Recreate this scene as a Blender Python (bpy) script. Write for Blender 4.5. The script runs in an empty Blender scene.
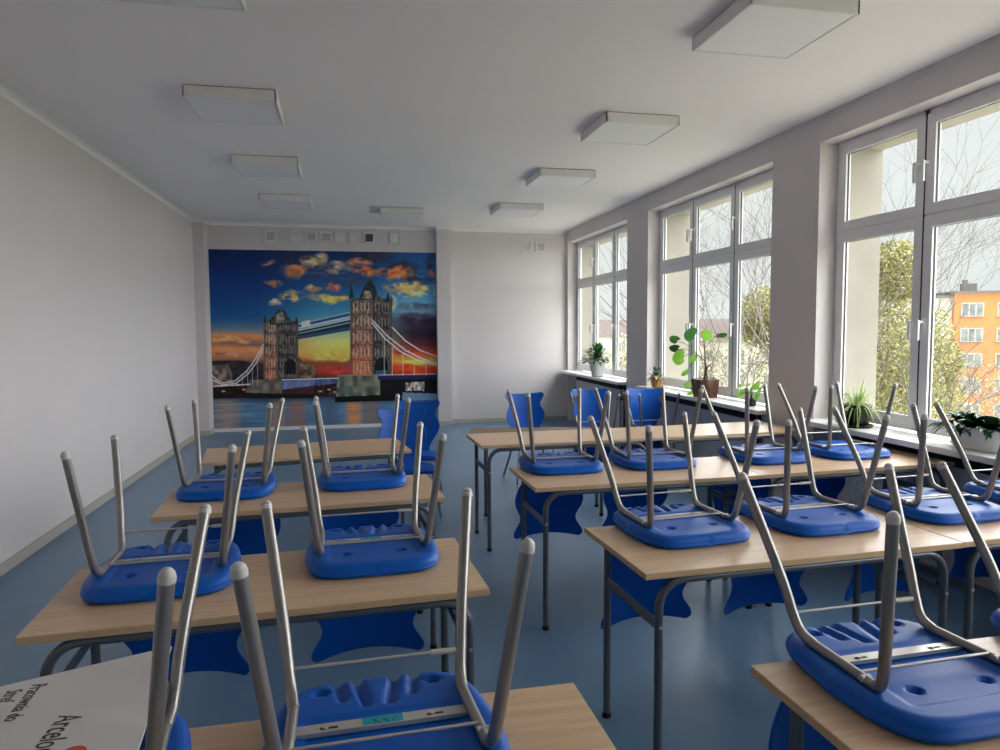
import bpy, bmesh, math, random
import numpy as np
from mathutils import Vector, Matrix
random.seed(7)
PI = math.pi
S = bpy.context.scene
C = S.collection

# ------------------------------------------------------------------ camera
F, YAW, PIT, ROLL, EYE = 702.84, 0.20637, 0.06779, 0.00532, 1.6
cam_d = bpy.data.cameras.new('camera')
cam = bpy.data.objects.new('camera', cam_d)
C.objects.link(cam)
cam_d.sensor_width = 36
cam_d.lens = F / 1000 * 36
cam_d.clip_start = 0.02
cam_d.clip_end = 2000
cy, sy, cp, sp = math.cos(YAW), math.sin(YAW), math.cos(PIT), math.sin(PIT)
fwd = Vector((sy * cp, cy * cp, -sp))
rgt = Vector((cy, -sy, 0))
upv = rgt.cross(fwd)
cr, sr = math.cos(ROLL), math.sin(ROLL)
# camera x and y axes with the slight roll
R2 = rgt * cr - upv * sr
U2 = upv * cr + rgt * sr
m = Matrix((R2, U2, -fwd)).transposed().to_4x4()
m.translation = (0, 0, EYE)
cam.matrix_world = m
S.camera = cam

# ------------------------------------------------------------------ world, sun, exposure
W = bpy.data.worlds.new('overcast_sky')
S.world = W
W.use_nodes = True
nt = W.node_tree
nt.nodes.clear()
wo = nt.nodes.new('ShaderNodeOutputWorld')
bg = nt.nodes.new('ShaderNodeBackground')
tc = nt.nodes.new('ShaderNodeTexCoord')
mp = nt.nodes.new('ShaderNodeMapping')
mp.inputs['Scale'].default_value = (1.5, 1.5, 5)
nz = nt.nodes.new('ShaderNodeTexNoise')
nz.inputs['Scale'].default_value = 2.2
nz.inputs['Detail'].default_value = 5
rp = nt.nodes.new('ShaderNodeValToRGB')
rp.color_ramp.elements[0].position = 0.35
rp.color_ramp.elements[0].color = (0.86, 0.89, 0.90, 1)
rp.color_ramp.elements[1].position = 0.65
rp.color_ramp.elements[1].color = (0.94, 0.96, 0.96, 1)
nt.links.new(tc.outputs['Generated'], mp.inputs[0])
nt.links.new(mp.outputs[0], nz.inputs['Vector'])
nt.links.new(nz.outputs['Fac'], rp.inputs[0])
nt.links.new(rp.outputs[0], bg.inputs[0])
nt.links.new(bg.outputs[0], wo.inputs[0])
bg.inputs[1].default_value = 1.0
sun_d = bpy.data.lights.new('overcast_sun', 'SUN')
sun_d.energy = 20.0
sun_d.angle = math.radians(120)
sun_d.color = (1.0, 0.98, 0.99)
sun = bpy.data.objects.new('overcast_sun', sun_d)
C.objects.link(sun)
sd = Vector((-1.0, -0.05, -0.80)).normalized()
sun.rotation_euler = sd.to_track_quat('-Z', 'Y').to_euler()
S.view_settings.view_transform = 'Standard'
S.view_settings.look = 'None'
S.view_settings.exposure = 0.0
S.view_settings.gamma = 1.0
S.view_settings.use_curve_mapping = False
try:
    S.cycles.max_bounces = 10
    S.cycles.diffuse_bounces = 6
    S.cycles.glossy_bounces = 4
    S.cycles.transparent_max_bounces = 16
    S.cycles.sample_clamp_indirect = 4
    S.cycles.use_denoising = True
    S.cycles.caustics_reflective = False
    S.cycles.caustics_refractive = False
except Exception:
    pass


# ------------------------------------------------------------------ materials
def srgb(r, g, b):
    f = lambda c: (c / 255 / 12.92) if c / 255 <= 0.04045 else ((c / 255 + 0.055) / 1.055) ** 2.4
    return (f(r), f(g), f(b), 1)


def mat(name, col, rough=0.5, metal=0.0, noise=0.0, scale=8.0, stretch=(1, 1, 1), bump=0.0, spec=0.5, sss=None, col2=None):
    mt = bpy.data.materials.new(name)
    mt.use_nodes = True
    n = mt.node_tree
    b = n.nodes['Principled BSDF']
    b.inputs['Base Color'].default_value = col
    b.inputs['Roughness'].default_value = rough
    b.inputs['Metallic'].default_value = metal
    b.inputs['Specular IOR Level'].default_value = spec
    if noise > 0 or bump > 0 or col2:
        t = n.nodes.new('ShaderNodeTexCoord')
        mm = n.nodes.new('ShaderNodeMapping')
        mm.inputs['Scale'].default_value = stretch
        z = n.nodes.new('ShaderNodeTexNoise')
        z.inputs['Scale'].default_value = scale
        z.inputs['Detail'].default_value = 6
        n.links.new(t.outputs['Object'], mm.inputs[0])
        n.links.new(mm.outputs[0], z.inputs['Vector'])
        if noise > 0 or col2:
            r = n.nodes.new('ShaderNodeValToRGB')
            r.color_ramp.elements[0].position = 0.3
            r.color_ramp.elements[1].position = 0.7
            c2 = col2 or tuple(min(1, c * (1 + noise)) for c in col[:3]) + (1,)
            c1 = col if col2 else tuple(c * (1 - noise) for c in col[:3]) + (1,)
            r.color_ramp.elements[0].color = c1
            r.color_ramp.elements[1].color = c2
            n.links.new(z.outputs['Fac'], r.inputs[0])
            n.links.new(r.outputs[0], b.inputs['Base Color'])
        if bump > 0:
            bb = n.nodes.new('ShaderNodeBump')
            bb.inputs['Strength'].default_value = bump
            bb.inputs['Distance'].default_value = 0.004
            n.links.new(z.outputs['Fac'], bb.inputs['Height'])
            n.links.new(bb.outputs[0], b.inputs['Normal'])
    return mt


M = {}
M['wall'] = mat('wall_paint', (0.65, 0.61, 0.612, 1), 0.8, noise=0.02, scale=1.2, bump=0.05)
M['ceiling'] = mat('ceiling_paint', (0.90, 0.865, 0.855, 1), 0.9, noise=0.015, scale=1.0)
M['cornice'] = mat('cornice_paint', (0.85, 0.84, 0.82, 1), 0.7, noise=0.01)
M['floor'] = mat('blue_linoleum', (0.112, 0.207, 0.335, 1), 0.33, noise=0.08, scale=1.6, bump=0.03)
M['skirting'] = mat('skirting_vinyl', (0.42, 0.40, 0.36, 1), 0.6, noise=0.03)
M['pvc'] = mat('white_pvc', (0.80, 0.80, 0.82, 1), 0.35, noise=0.01)
M['gasket'] = mat('rubber_gasket', (0.03, 0.03, 0.035, 1), 0.6, noise=0.02)
M['sill'] = mat('white_sill', (0.82, 0.82, 0.80, 1), 0.3, noise=0.01)
M['beige'] = mat('exterior_render', (0.27, 0.252, 0.215, 1), 0.9, noise=0.07, scale=3, bump=0.4)
M['plastic'] = mat('blue_plastic', (0.000, 0.092, 0.46, 1), 0.42, noise=0.03, scale=2.5, spec=0.28)
M['hole'] = mat('dark_blue_recess', (0.002, 0.012, 0.08, 1), 0.6, noise=0.02)
M['tube'] = mat('silver_tube', (0.30, 0.285, 0.27, 1), 0.33, metal=0.65, noise=0.03, scale=30)
M['plate'] = mat('zinc_plate', (0.58, 0.55, 0.50, 1), 0.32, metal=0.5, noise=0.05, scale=20)
M['cap'] = mat('grey_plastic_cap', (0.60, 0.59, 0.57, 1), 0.5, noise=0.02)
M['tframe'] = mat('grey_table_frame', (0.115, 0.13, 0.15, 1), 0.36, metal=0.3, noise=0.03, scale=20)
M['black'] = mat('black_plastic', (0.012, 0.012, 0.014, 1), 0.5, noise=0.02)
M['sleeve'] = mat('beige_sleeve', (0.55, 0.52, 0.45, 1), 0.5, noise=0.03)
M['teal'] = mat('teal_sticker', (0.01, 0.33, 0.42, 1), 0.5, noise=0.03)
M['ink'] = mat('dark_ink', (0.05, 0.05, 0.055, 1), 0.7, noise=0.02)
M['red'] = mat('red_print', (0.62, 0.06, 0.04, 1), 0.6, noise=0.02)
M['board'] = mat('white_board', (0.66, 0.63, 0.62, 1), 0.6, noise=0.02)
M['lamp'] = mat('lamp_housing', (0.80, 0.78, 0.75, 1), 0.5, noise=0.01)
M['diffuser'] = mat('lamp_diffuser', (0.86, 0.86, 0.86, 1), 0.45, noise=0.01)
M['radiator'] = mat('radiator_enamel', (0.55, 0.56, 0.60, 1), 0.4, noise=0.02)
M['vent'] = mat('vent_plastic', (0.78, 0.77, 0.75, 1), 0.5, noise=0.02)
M['ventgrey'] = mat('vent_mesh_grey', (0.30, 0.30, 0.30, 1), 0.7, noise=0.05)
M['ventdark'] = mat('vent_dark', (0.05, 0.05, 0.05, 1), 0.7, noise=0.05)


def wood(name, a, b, rough):
    mt = bpy.data.materials.new(name)
    mt.use_nodes = True
    n = mt.node_tree
    bs = n.nodes['Principled BSDF']
    bs.inputs['Roughness'].default_value = rough
    t = n.nodes.new('ShaderNodeTexCoord')
    mm = n.nodes.new('ShaderNodeMapping')
    mm.inputs['Scale'].default_value = (1.0, 16, 16)
    z = n.nodes.new('ShaderNodeTexNoise')
    z.inputs['Scale'].default_value = 3.0
    z.inputs['Detail'].default_value = 8
    z.inputs['Distortion'].default_value = 0.6
    r = n.nodes.new('ShaderNodeValToRGB')
    r.color_ramp.elements[0].position = 0.30
    r.color_ramp.elements[1].position = 0.68
    r.color_ramp.elements[0].color = a
    r.color_ramp.elements[1].color = b
    n.links.new(t.outputs['Object'], mm.inputs[0])
    n.links.new(mm.outputs[0], z.inputs['Vector'])
    n.links.new(z.outputs['Fac'], r.inputs[0])
    n.links.new(r.outputs[0], bs.inputs['Base Color'])
    return mt


M['wood'] = wood('beech_laminate', (0.56, 0.37, 0.215, 1), (0.70, 0.48, 0.30, 1), 0.33)
M['edge'] = wood('beech_edging', (0.54, 0.37, 0.20, 1), (0.62, 0.43, 0.25, 1), 0.45)
M['darkwood'] = wood('walnut_laminate', (0.12, 0.075, 0.05, 1), (0.19, 0.12, 0.085, 1), 0.4)

gm = bpy.data.materials.new('window_glass')
gm.use_nodes = True
n = gm.node_tree
n.nodes.clear()
o_ = n.nodes.new('ShaderNodeOutputMaterial')
mx = n.nodes.new('ShaderNodeMixShader')
tr = n.nodes.new('ShaderNodeBsdfTransparent')
tr.inputs[0].default_value = (0.96, 0.98, 0.97, 1)
gl = n.nodes.new('ShaderNodeBsdfGlossy')
gl.inputs['Roughness'].default_value = 0.02
fr = n.nodes.new('ShaderNodeLayerWeight')
fr.inputs['Blend'].default_value = 0.5
pw = n.nodes.new('ShaderNodeMath')
pw.operation = 'POWER'
pw.inputs[1].default_value = 5
ml = n.nodes.new('ShaderNodeMath')
ml.operation = 'MULTIPLY_ADD'
ml.inputs[1].default_value = 0.25
ml.inputs[2].default_value = 0.015
n.links.new(fr.outputs['Facing'], pw.inputs[0])
n.links.new(pw.outputs[0], ml.inputs[0])
n.links.new(ml.outputs[0], mx.inputs[0])
n.links.new(tr.outputs[0], mx.inputs[1])
n.links.new(gl.outputs[0], mx.inputs[2])
n.links.new(mx.outputs[0], o_.inputs[0])
M['glass'] = gm


# ------------------------------------------------------------------ mesh builder
class MB:
    def __init__(s):
        s.v, s.f, s.sm, s.mi, s.mats = [], [], [], [], []

    def _m(s, mt):
        if mt not in s.mats:
            s.mats.append(mt)
        return s.mats.index(mt)

    def add(s, vs, fs, mt, smooth=False):
        o = len(s.v)
        k = s._m(mt)
        s.v += [tuple(v) for v in vs]
        for f in fs:
            s.f.append([i + o for i in f])
            s.sm.append(smooth)
            s.mi.append(k)
        return s

    def box(s, x0, y0, z0, x1, y1, z1, mt, bev=0.0, T=None):
        if bev <= 0:
            vs = [Vector((x, y, z)) for z in (z0, z1) for y in (y0, y1) for x in (x0, x1)]
            fs = [(0, 2, 3, 1), (4, 5, 7, 6), (0, 1, 5, 4), (2, 6, 7, 3), (0, 4, 6, 2), (1, 3, 7, 5)]
        else:
            bm = bmesh.new()
            bmesh.ops.create_cube(bm, size=1)
            for v in bm.verts:
                v.co = Vector(((x0 + x1) / 2 + v.co.x * (x1 - x0), (y0 + y1) / 2 + v.co.y * (y1 - y0), (z0 + z1) / 2 + v.co.z * (z1 - z0)))
            bmesh.ops.bevel(bm, geom=bm.edges[:], offset=bev, segments=2, affect='EDGES', profile=0.5)
            bm.verts.index_update()
            vs = [v.co.copy() for v in bm.verts]
            fs = [[v.index for v in f.verts] for f in bm.faces]
            bm.free()
        if T is not None:
            vs = [T @ v for v in vs]
        return s.add(vs, fs, mt, False)

    def tube(s, pts, r, mt, seg=10, flat=1.0, caps=True, r2=None):
        pts = [Vector(p) for p in pts]
        n = len(pts)
        vs, fs = [], []
        t0 = (pts[1] - pts[0]).normalized()
        a = Vector((0, 0, 1)) if abs(t0.z) < 0.9 else Vector((1, 0, 0))
        u = t0.cross(a).normalized()
        for i, p in enumerate(pts):
            t = (pts[min(i + 1, n - 1)] - pts[max(i - 1, 0)]).normalized()
            u = (u - t * u.dot(t)).normalized()
            w = t.cross(u)
            rr = r if r2 is None else r + (r2 - r) * i / (n - 1)
            for k in range(seg):
                an = 2 * PI * k / seg
                vs.append(p + u * math.cos(an) * rr * flat + w * math.sin(an) * rr)
        for i in range(n - 1):
            for k in range(seg):
                k2 = (k + 1) % seg
                fs.append((i * seg + k, i * seg + k2, (i + 1) * seg + k2, (i + 1) * seg + k))
        s.add(vs, fs, mt, True)
        if caps:
            s.add(vs[:seg], [tuple(range(seg))[::-1]], mt)
            s.add(vs[-seg:], [tuple(range(seg))], mt)
        return s

    def lathe(s, prof, mt, c=(0, 0, 0), seg=24, sx=1, sy=1):
        vs, fs = [], []
        for r, z in prof:
            for k in range(seg):
                a = 2 * PI * k / seg
                vs.append((c[0] + r * sx * math.cos(a), c[1] + r * sy * math.sin(a), c[2] + z))
        for i in range(len(prof) - 1):
            for k in range(seg):
                k2 = (k + 1) % seg
                fs.append((i * seg + k, i * seg + k2, (i + 1) * seg + k2, (i + 1) * seg + k))
        return s.add(vs, fs, mt, True)

    def xf(s, T):
        s.v = [tuple(T @ Vector(v)) for v in s.v]
        return s

    def build(s, name, parent=None, loc=None):
        me = bpy.data.meshes.new(name)
        me.from_pydata(s.v, [], s.f)
        for m_ in s.mats:
            me.materials.append(m_)
        me.polygons.foreach_set('use_smooth', s.sm)
        me.polygons.foreach_set('material_index', s.mi)
        me.update()
        ob = bpy.data.objects.new(name, me)
        C.objects.link(ob)
        if parent:
            ob.parent = parent
        if loc:
            ob.location = loc
        return ob


def tag(o, label=None, cat=None, group=None, kind=None):
    if label:
        o['label'] = label
    if cat:
        o['category'] = cat
    if group:
        o['group'] = group
    if kind:
        o['kind'] = kind
    return o


def empty(name, loc=(0, 0, 0), rz=0.0):
    o = bpy.data.objects.new(name, None)
    o.empty_display_size = 0.1
    C.objects.link(o)
    o.location = loc
    o.rotation_euler = (0, 0, rz)
    return o


def struct(o):
    o['kind'] = 'structure'
    return o


def copy_tree(o, parent=None):
    c = o.copy()
    C.objects.link(c)
    c.parent = parent
    for ch in [k for k in o.children]:
        copy_tree(ch, c)
    return c


def smooth(pts, n=6):
    """Catmull-Rom through the points"""
    P = [Vector(p) for p in pts]
    P = [P[0] * 2 - P[1]] + P + [P[-1] * 2 - P[-2]]
    out = []
    for i in range(1, len(P) - 2):
        for k in range(n):
            t = k / n
            a, b, c_, d = P[i - 1], P[i], P[i + 1], P[i + 2]
            out.append(0.5 * ((2 * b) + (c_ - a) * t + (2 * a - 5 * b + 4 * c_ - d) * t * t + (3 * b - a - 3 * c_ + d) * t ** 3))
    out.append(P[-2])
    return out


def ray(px, py):
    X, Y = (px - 500) / F, (375 - py) / F
    return fwd + R2 * X + U2 * Y


# ------------------------------------------------------------------ room
XL, XR, ZC = -2.28, 3.594, 3.221
YB, YF = 11.47, -2.6
XG = 3.744                     # inner plane of the window frames
NZ0, NZ1 = 0.82, 3.02          # window opening height
XO = 4.16                      # outer face of the outside wall
niches = [(8.88, 11.50), (5.58, 8.21), (2.32, 4.95), (-0.95, 1.75)]

struct(MB().box(XL - 0.2, YF - 0.2, -0.2, XO, 11.95, 0, M['floor']).build('floor'))
struct(MB().box(XL - 0.2, YF - 0.2, ZC, XO, 11.95, ZC + 0.25, M['ceiling']).build('ceiling'))
struct(MB().box(XL - 0.2, YF - 0.2, 0, XL, 11.95, ZC, M['wall']).build('wall_left'))
struct(MB().box(XL, YF - 0.2, 0, XO, YF, ZC, M['wall']).build('wall_front'))
# back wall: mural bay, corner column, pilaster, right bay
b = MB()
b.box(XL, 11.50, 0, 1.36, 11.95, ZC, M['wall'])
b.box(XL, 11.18, 0, -2.13, 11.50, ZC, M['wall'])
b.box(1.352, 11.38, 0, 1.58, 11.95, ZC, M['wall'])
b.box(1.58, 11.58, 0, XR, 11.95, ZC, M['wall'])
struct(b.build('wall_back'))
# right wall: piers, lintels, parapets
b = MB()
XM = 3.80
ys = [YF]
ed = sorted([y for n_ in niches for y in n_])
piers = [(YF, niches[3][0]), (niches[3][1], niches[2][0]), (niches[2][1], niches[1][0]), (niches[1][1], niches[0][0]), (niches[0][1], 11.95)]
for a_, c_ in piers:
    b.box(XR, a_, 0, XM, c_, ZC, M['wall'])
    b.box(XM, a_, 0, XO, c_, ZC, M['beige'])
for a_, c_ in niches:
    b.box(XR, a_, NZ1, XM, c_, ZC, M['wall'])
    b.box(XM, a_, NZ1 - 0.03, XO, c_, ZC, M['beige'])
    b.box(XG, a_, 0, XM, c_, NZ0, M['wall'])
    b.box(XM, a_, 0, XO, c_, NZ0, M['beige'])
struct(b.build('wall_right'))

# skirting and cornice
struct(MB().box(XL, YF, 0, XL + 0.012, 11.18, 0.075, M['skirting']).build('baseboard_left'))
b = MB()
b.box(-2.13, 11.488, 0, 1.352, 11.50, 0.05, M['cornice'])
b.box(XL, 11.168, 0, -2.118, 11.18, 0.07, M['skirting'])
b.box(-2.13, 11.18, 0, -2.118, 11.5, 0.07, M['skirting'])
b.box(1.34, 11.368, 0, 1.592, 11.38, 0.07, M['skirting'])
b.box(1.58, 11.38, 0, 1.592, 11.58, 0.07, M['skirting'])
b.box(1.592, 11.568, 0, XR, 11.58, 0.07, M['skirting'])
struct(b.build('baseboard_back'))
b = MB()
for a_, c_ in piers[1:]:
    b.box(XR - 0.012, a_, 0, XR, min(c_, 11.568), 0.07, M['skirting'])
struct(b.build('baseboard_right'))


def cove(x0, y0, x1, y1, nx, ny, r=0.045):
    vs, fs = [], []
    for (x, y) in ((x0, y0), (x1, y1)):
        vs.append((x, y, ZC))
        for k in range(6):
            a = k / 5 * PI / 2
            d = r * (1 - math.sin(a))
            h = r * (1 - math.cos(a))
            vs.append((x + nx * d, y + ny * d, ZC - h))
    for k in range(6):
        fs.append((k, k + 1, 7 + k + 1, 7 + k))
    return vs, fs


b = MB()
for a_ in [(XL, YF, XL, 11.18, 1, 0), (XL, 11.18, -2.13, 11.18, 0, -1), (-2.13, 11.18, -2.13, 11.5, 1, 0), (-2.13, 11.5, 1.352, 11.5, 0, -1),
           (1.352, 11.38, 1.58, 11.38, 0, -1), (1.58, 11.58, XR, 11.58, 0, -1)]:
    vs, fs = cove(*a_)
    b.add(vs, fs, M['cornice'], True)
struct(b.build('trim_1'))
b = MB()
vs, fs = cove(XR, YF, XR, 11.58, -1, 0, 0.03)
b.add(vs, fs, M['wall'], True)
struct(b.build('trim_2'))


# ------------------------------------------------------------------ windows
def ring(b, x0, x1, ya, yb, za, zb, w, mt, bev=0.004):
    b.box(x0, ya, za, x1, ya + w, zb, mt, bev)
    b.box(x0, yb - w, za, x1, yb, zb, mt, bev)
    b.box(x0, ya + w, za, x1, yb - w, za + w, mt, bev)
    b.box(x0, ya + w, zb - w, x1, yb - w, zb, mt, bev)


def handle(parent, y, z, side):
    b = MB()
    x = XG + 0.004
    b.box(x - 0.012, y - 0.013, z - 0.035, x, y + 0.013, z + 0.035, M['pvc'], 0.004)
    b.tube([(x - 0.01, y, z + 0.01), (x - 0.045, y, z + 0.01)], 0.009, M['pvc'], 8)
    b.box(x - 0.058, y - 0.010, z - 0.115, x - 0.040, y + 0.010, z + 0.022, M['pvc'], 0.005)
    return b.build('window_handle', parent)


ZT = 2.325
for wi, (ya, yb) in enumerate(niches):
    w = struct(empty('window_%d' % (wi + 1), (0, 0, 0)))
    fb = MB()
    z0, z1 = NZ0 + 0.055, NZ1
    ring(fb, XG + 0.012, XG + 0.075, ya, yb, z0, z1, 0.05, M['pvc'])
    L = (yb - ya)
    m1, m2 = yb - L / 3, yb - 2 * L / 3
    for mm_ in (m1, m2):
        fb.box(XG + 0.012, mm_ - 0.024, z0, XG + 0.072, mm_ + 0.024, z1, M['pvc'], 0.003)
        fb.box(XG + 0.0045, mm_ - 0.0055, z0 + 0.03, XG + 0.0135, mm_ + 0.0055, z1 - 0.03, M['gasket'])
    fb.box(XG + 0.013, ya, ZT - 0.028, XG + 0.071, yb, ZT + 0.028, M['pvc'], 0.003)
    fr_ = fb.build('window_frame', w)
    cols = [(m1, yb), (m2, m1), (ya, m2)]
    for ci, (c0, c1) in enumerate(cols):
        for ri, (r0, r1) in enumerate([(z0, ZT), (ZT, z1)]):
            s0, s1 = c0 + (0.006 if c0 != ya else 0.03), c1 - (0.006 if c1 != yb else 0.03)
            t0, t1 = r0 + (0.008 if ri else 0.03), r1 - (0.03 if ri else 0.008)
            sb = MB()
            ring(sb, XG + 0.004, XG + 0.048, s0, s1, t0, t1, 0.072, M['pvc'])
            ring(sb, XG + 0.021, XG + 0.034, s0 + 0.071, s1 - 0.071, t0 + 0.071, t1 - 0.071, 0.004, M['gasket'], 0)
            so = sb.build('window_sash', w)
            g_ = MB()
            g_.box(XG + 0.026, s0 + 0.074, t0 + 0.074, XG + 0.030, s1 - 0.074, t1 - 0.074, M['glass'])
            g_.build('pane', so)
            hz = (t0 + t1) / 2 + 0.0
            if ci == 0:
                handle(so, s0 + 0.032, hz, 1)
            elif ci == 1:
                handle(so, s1 - 0.032, hz, 1)
            else:
                handle(so, s1 - 0.032, hz, 1)
    sl = MB()
    sl.box(3.462, ya - 0.04, NZ0 - 0.0, XR - 0.001, yb + (0.04 if wi else 0.02), NZ0 + 0.04, M['sill'], 0.006)
    sl.box(XR - 0.004, ya + 0.001, NZ0 + 0.001, XG + 0.012, yb - 0.001, NZ0 + 0.0395, M['sill'], 0.0)
    sl.build('window_sill', w)
    ex = MB()
    ex.box(XG + 0.085, ya, NZ0 + 0.0, XO + 0.05, yb, NZ0 + 0.03, M['sill'])
    ex.build('outer_sill', w)

# radiators in the niches
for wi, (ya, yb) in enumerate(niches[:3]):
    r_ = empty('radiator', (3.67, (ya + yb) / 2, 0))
    L = 1.9
    b = MB()
    b.box(-0.035, -L / 2, 0.16, -0.015, L / 2, 0.72, M['radiator'], 0.005)
    nrib = 38
    for k in range(nrib):
        y = -L / 2 + 0.03 + k * (L - 0.06) / (nrib - 1)
        b.box(-0.040, y - 0.012, 0.19, -0.034, y + 0.012, 0.69, M['radiator'], 0.002)
    b.box(-0.015, -L / 2 + 0.01, 0.18, 0.035, L / 2 - 0.01, 0.722, M['radiator'])
    b.build('radiator_panel', r_)
    b = MB()  # black slats and bar stand in for the shaded gap below the sill
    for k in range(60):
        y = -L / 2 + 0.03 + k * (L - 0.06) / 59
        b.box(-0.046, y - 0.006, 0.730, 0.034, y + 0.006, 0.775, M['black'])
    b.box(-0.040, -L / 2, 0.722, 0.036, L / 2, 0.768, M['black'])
    b.build('gap_shade_slats', r_)
    b = MB()
    b.tube([(0.0, -L / 2 - 0.06, 0.05), (0.0, -L / 2 - 0.06, 0.6), (0.0, -L / 2, 0.62)], 0.011, M['radiator'], 8)

    b.build('pipe', r_)
    MB().tube([(0.0, -L / 2 - 0.11, 0.0), (0.0, -L / 2 - 0.11, 0.80)], 0.018, M['black'], 10).build('gap_shade_tube', r_)  # black tube put in for the narrow shadow between radiator and pier
    b = MB()
    b.tube([(-0.0, -L / 2 - 0.06, 0.6), (-0.09, -L / 2 - 0.06, 0.6)], 0.022, M['black'], 12)
    b.build('valve', r_)
    tag(r_, ['pale radiator under the farthest window', 'pale radiator under the middle window', 'pale radiator under the nearest window'][wi],
        'radiator', 'radiators under the windows')

# ------------------------------------------------------------------ ceiling lamps
lampdesc = {
    (0, 0): 'square ceiling lamp cut by the top edge, left row', (0, 1): 'square ceiling lamp in the left row, second from the viewer',
    (0, 2): 'square ceiling lamp in the left row, third from the viewer', (0, 3): 'square ceiling lamp in the left row, closest to the mural wall',
    (1, 0): 'large square ceiling lamp nearest the viewer, by the windows', (1, 1): 'square ceiling lamp in the window-side row, second from the viewer',
    (1, 2): 'square ceiling lamp in the window-side row, third from the viewer', (1, 3): 'square ceiling lamp in the window-side row, closest to the end wall'}


def lamp(x, y, label, s=0.60, h=0.08, bev=0.004):
    t = empty('ceiling_lamp', (x, y, ZC - h))
    b = MB()
    q = s / 2
    wd = 0.016
    b.box(-q, -q, 0.0, q, -q + wd, h - 0.006, M['lamp'], bev)
    b.box(-q, q - wd, 0.0, q, q, h - 0.006, M['lamp'], bev)
    b.box(-q, -q, 0.0, -q + wd, q, h - 0.006, M['lamp'], bev)
    b.box(q - wd, -q, 0.0, q, q, h - 0.006, M['lamp'], bev)
    b.box(-q + 0.006, -q + 0.006, h - 0.012, q - 0.006, q - 0.006, h, M['ventgrey'])
    b.build('housing', t)
    b = MB()
    b.box(-q + wd + 0.002, -q + wd + 0.002, 0.003, q - wd - 0.002, q - wd - 0.002, 0.008, M['diffuser'])
    b.build('diffuser', t)
    tag(t, label, 'ceiling lamp', 'square ceiling lamps, switched off')
    return t


LY = [[3.42, 5.40, 7.33, 9.28], [3.46, 5.43, 7.34, 9.37]]
for ri, x in enumerate((-0.775, 2.20)):
    for k in range(4):
        lamp(x, LY[ri][k], lampdesc[(ri, k)])
t = lamp(0.69, 9.93, 'smaller round-cornered ceiling lamp in front of the mural', 0.56, 0.075, 0.02)

# ------------------------------------------------------------------ vents on the end wall
vx = [(-1.212, 'g', 'small square vent above the mural, leftmost and alone'), (-0.824, 'w', 'plain white square vent, first of the six close together'),
      (-0.60, 'g', 'grey-meshed square vent, second of the six close together'), (-0.374, 'g', 'grey-meshed square vent, third of the six, left of the dark round one'),
      (-0.153, 'r', 'square vent with a dark round opening above the mural'), (0.065, 'w', 'pale square vent just right of the dark round one'),
      (0.29, 'd', 'square vent with dark mesh, last of the six close together'), (0.69, 'w', 'small square vent above the mural, rightmost and alone')]
for x, k, lab in vx:
    v_ = empty('wall_vent', (x, 11.50, 3.03))
    q = 0.082
    b = MB()
    b.box(-q, -0.022, -q, q, -0.001, -q + 0.022, M['vent'], 0.003)
    b.box(-q, -0.022, q - 0.022, q, -0.001, q, M['vent'], 0.003)
    b.box(-q, -0.022, -q, -q + 0.022, -0.001, q, M['vent'], 0.003)
    b.box(q - 0.022, -0.022, -q, q, -0.001, q, M['vent'], 0.003)
    b.box(-q + 0.01, -0.008, -q + 0.01, q - 0.01, -0.001, q - 0.01, M['ventgrey'] if k in 'gd' else M['vent'])
    b.build('vent_frame', v_)
    b = MB()
    if k == 'r':
        b.lathe([(0.0, -0.016), (0.052, -0.016), (0.055, 0.006)], M['ventdark'])
        b.xf(Matrix.Rotation(-PI / 2, 4, 'X') @ Matrix.Scale(-1, 4, (0, 0, 1)))
        b.xf(Matrix.Translation((0, 0.0, 0)))
    else:
        for j in range(6):
            z_ = -q + 0.032 + j * 0.02
            b.box(-q + 0.024, -0.016, z_, q - 0.024, -0.009, z_ + 0.008, {'g': M['vent'], 'w': M['vent'], 'd': M['ventdark']}[k])
    b.build('vent_grille', v_)
    tag(v_, lab, 'vent', 'vents on the end wall')
for x, lab in ((2.90, 'left one of two square vents on the bare end wall'), (3.13, 'right one of two square vents on the bare end wall')):
    v_ = empty('wall_vent', (x, 11.58, 2.95))
    q = 0.085
    b = MB()
    b.box(-q, -0.022, -q, q, -0.001, -q + 0.022, M['vent'], 0.003)
    b.box(-q, -0.022, q - 0.022, q, -0.001, q, M['vent'], 0.003)
    b.box(-q, -0.022, -q, -q + 0.022, -0.001, q, M['vent'], 0.003)
    b.box(q - 0.022, -0.022, -q, q, -0.001, q, M['vent'], 0.003)
    b.build('vent_frame', v_)
    b = MB()
    b.box(-q + 0.01, -0.008, -q + 0.01, q - 0.01, -0.001, q - 0.01, M['ventgrey'])
    for j in range(6):
        z_ = -q + 0.032 + j * 0.02
        b.box(-q + 0.024, -0.014, z_, q - 0.024, -0.009, z_ + 0.010, M['vent'])
    b.build('vent_grille', v_)
    tag(v_, lab, 'vent', 'vents on the end wall')


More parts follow.
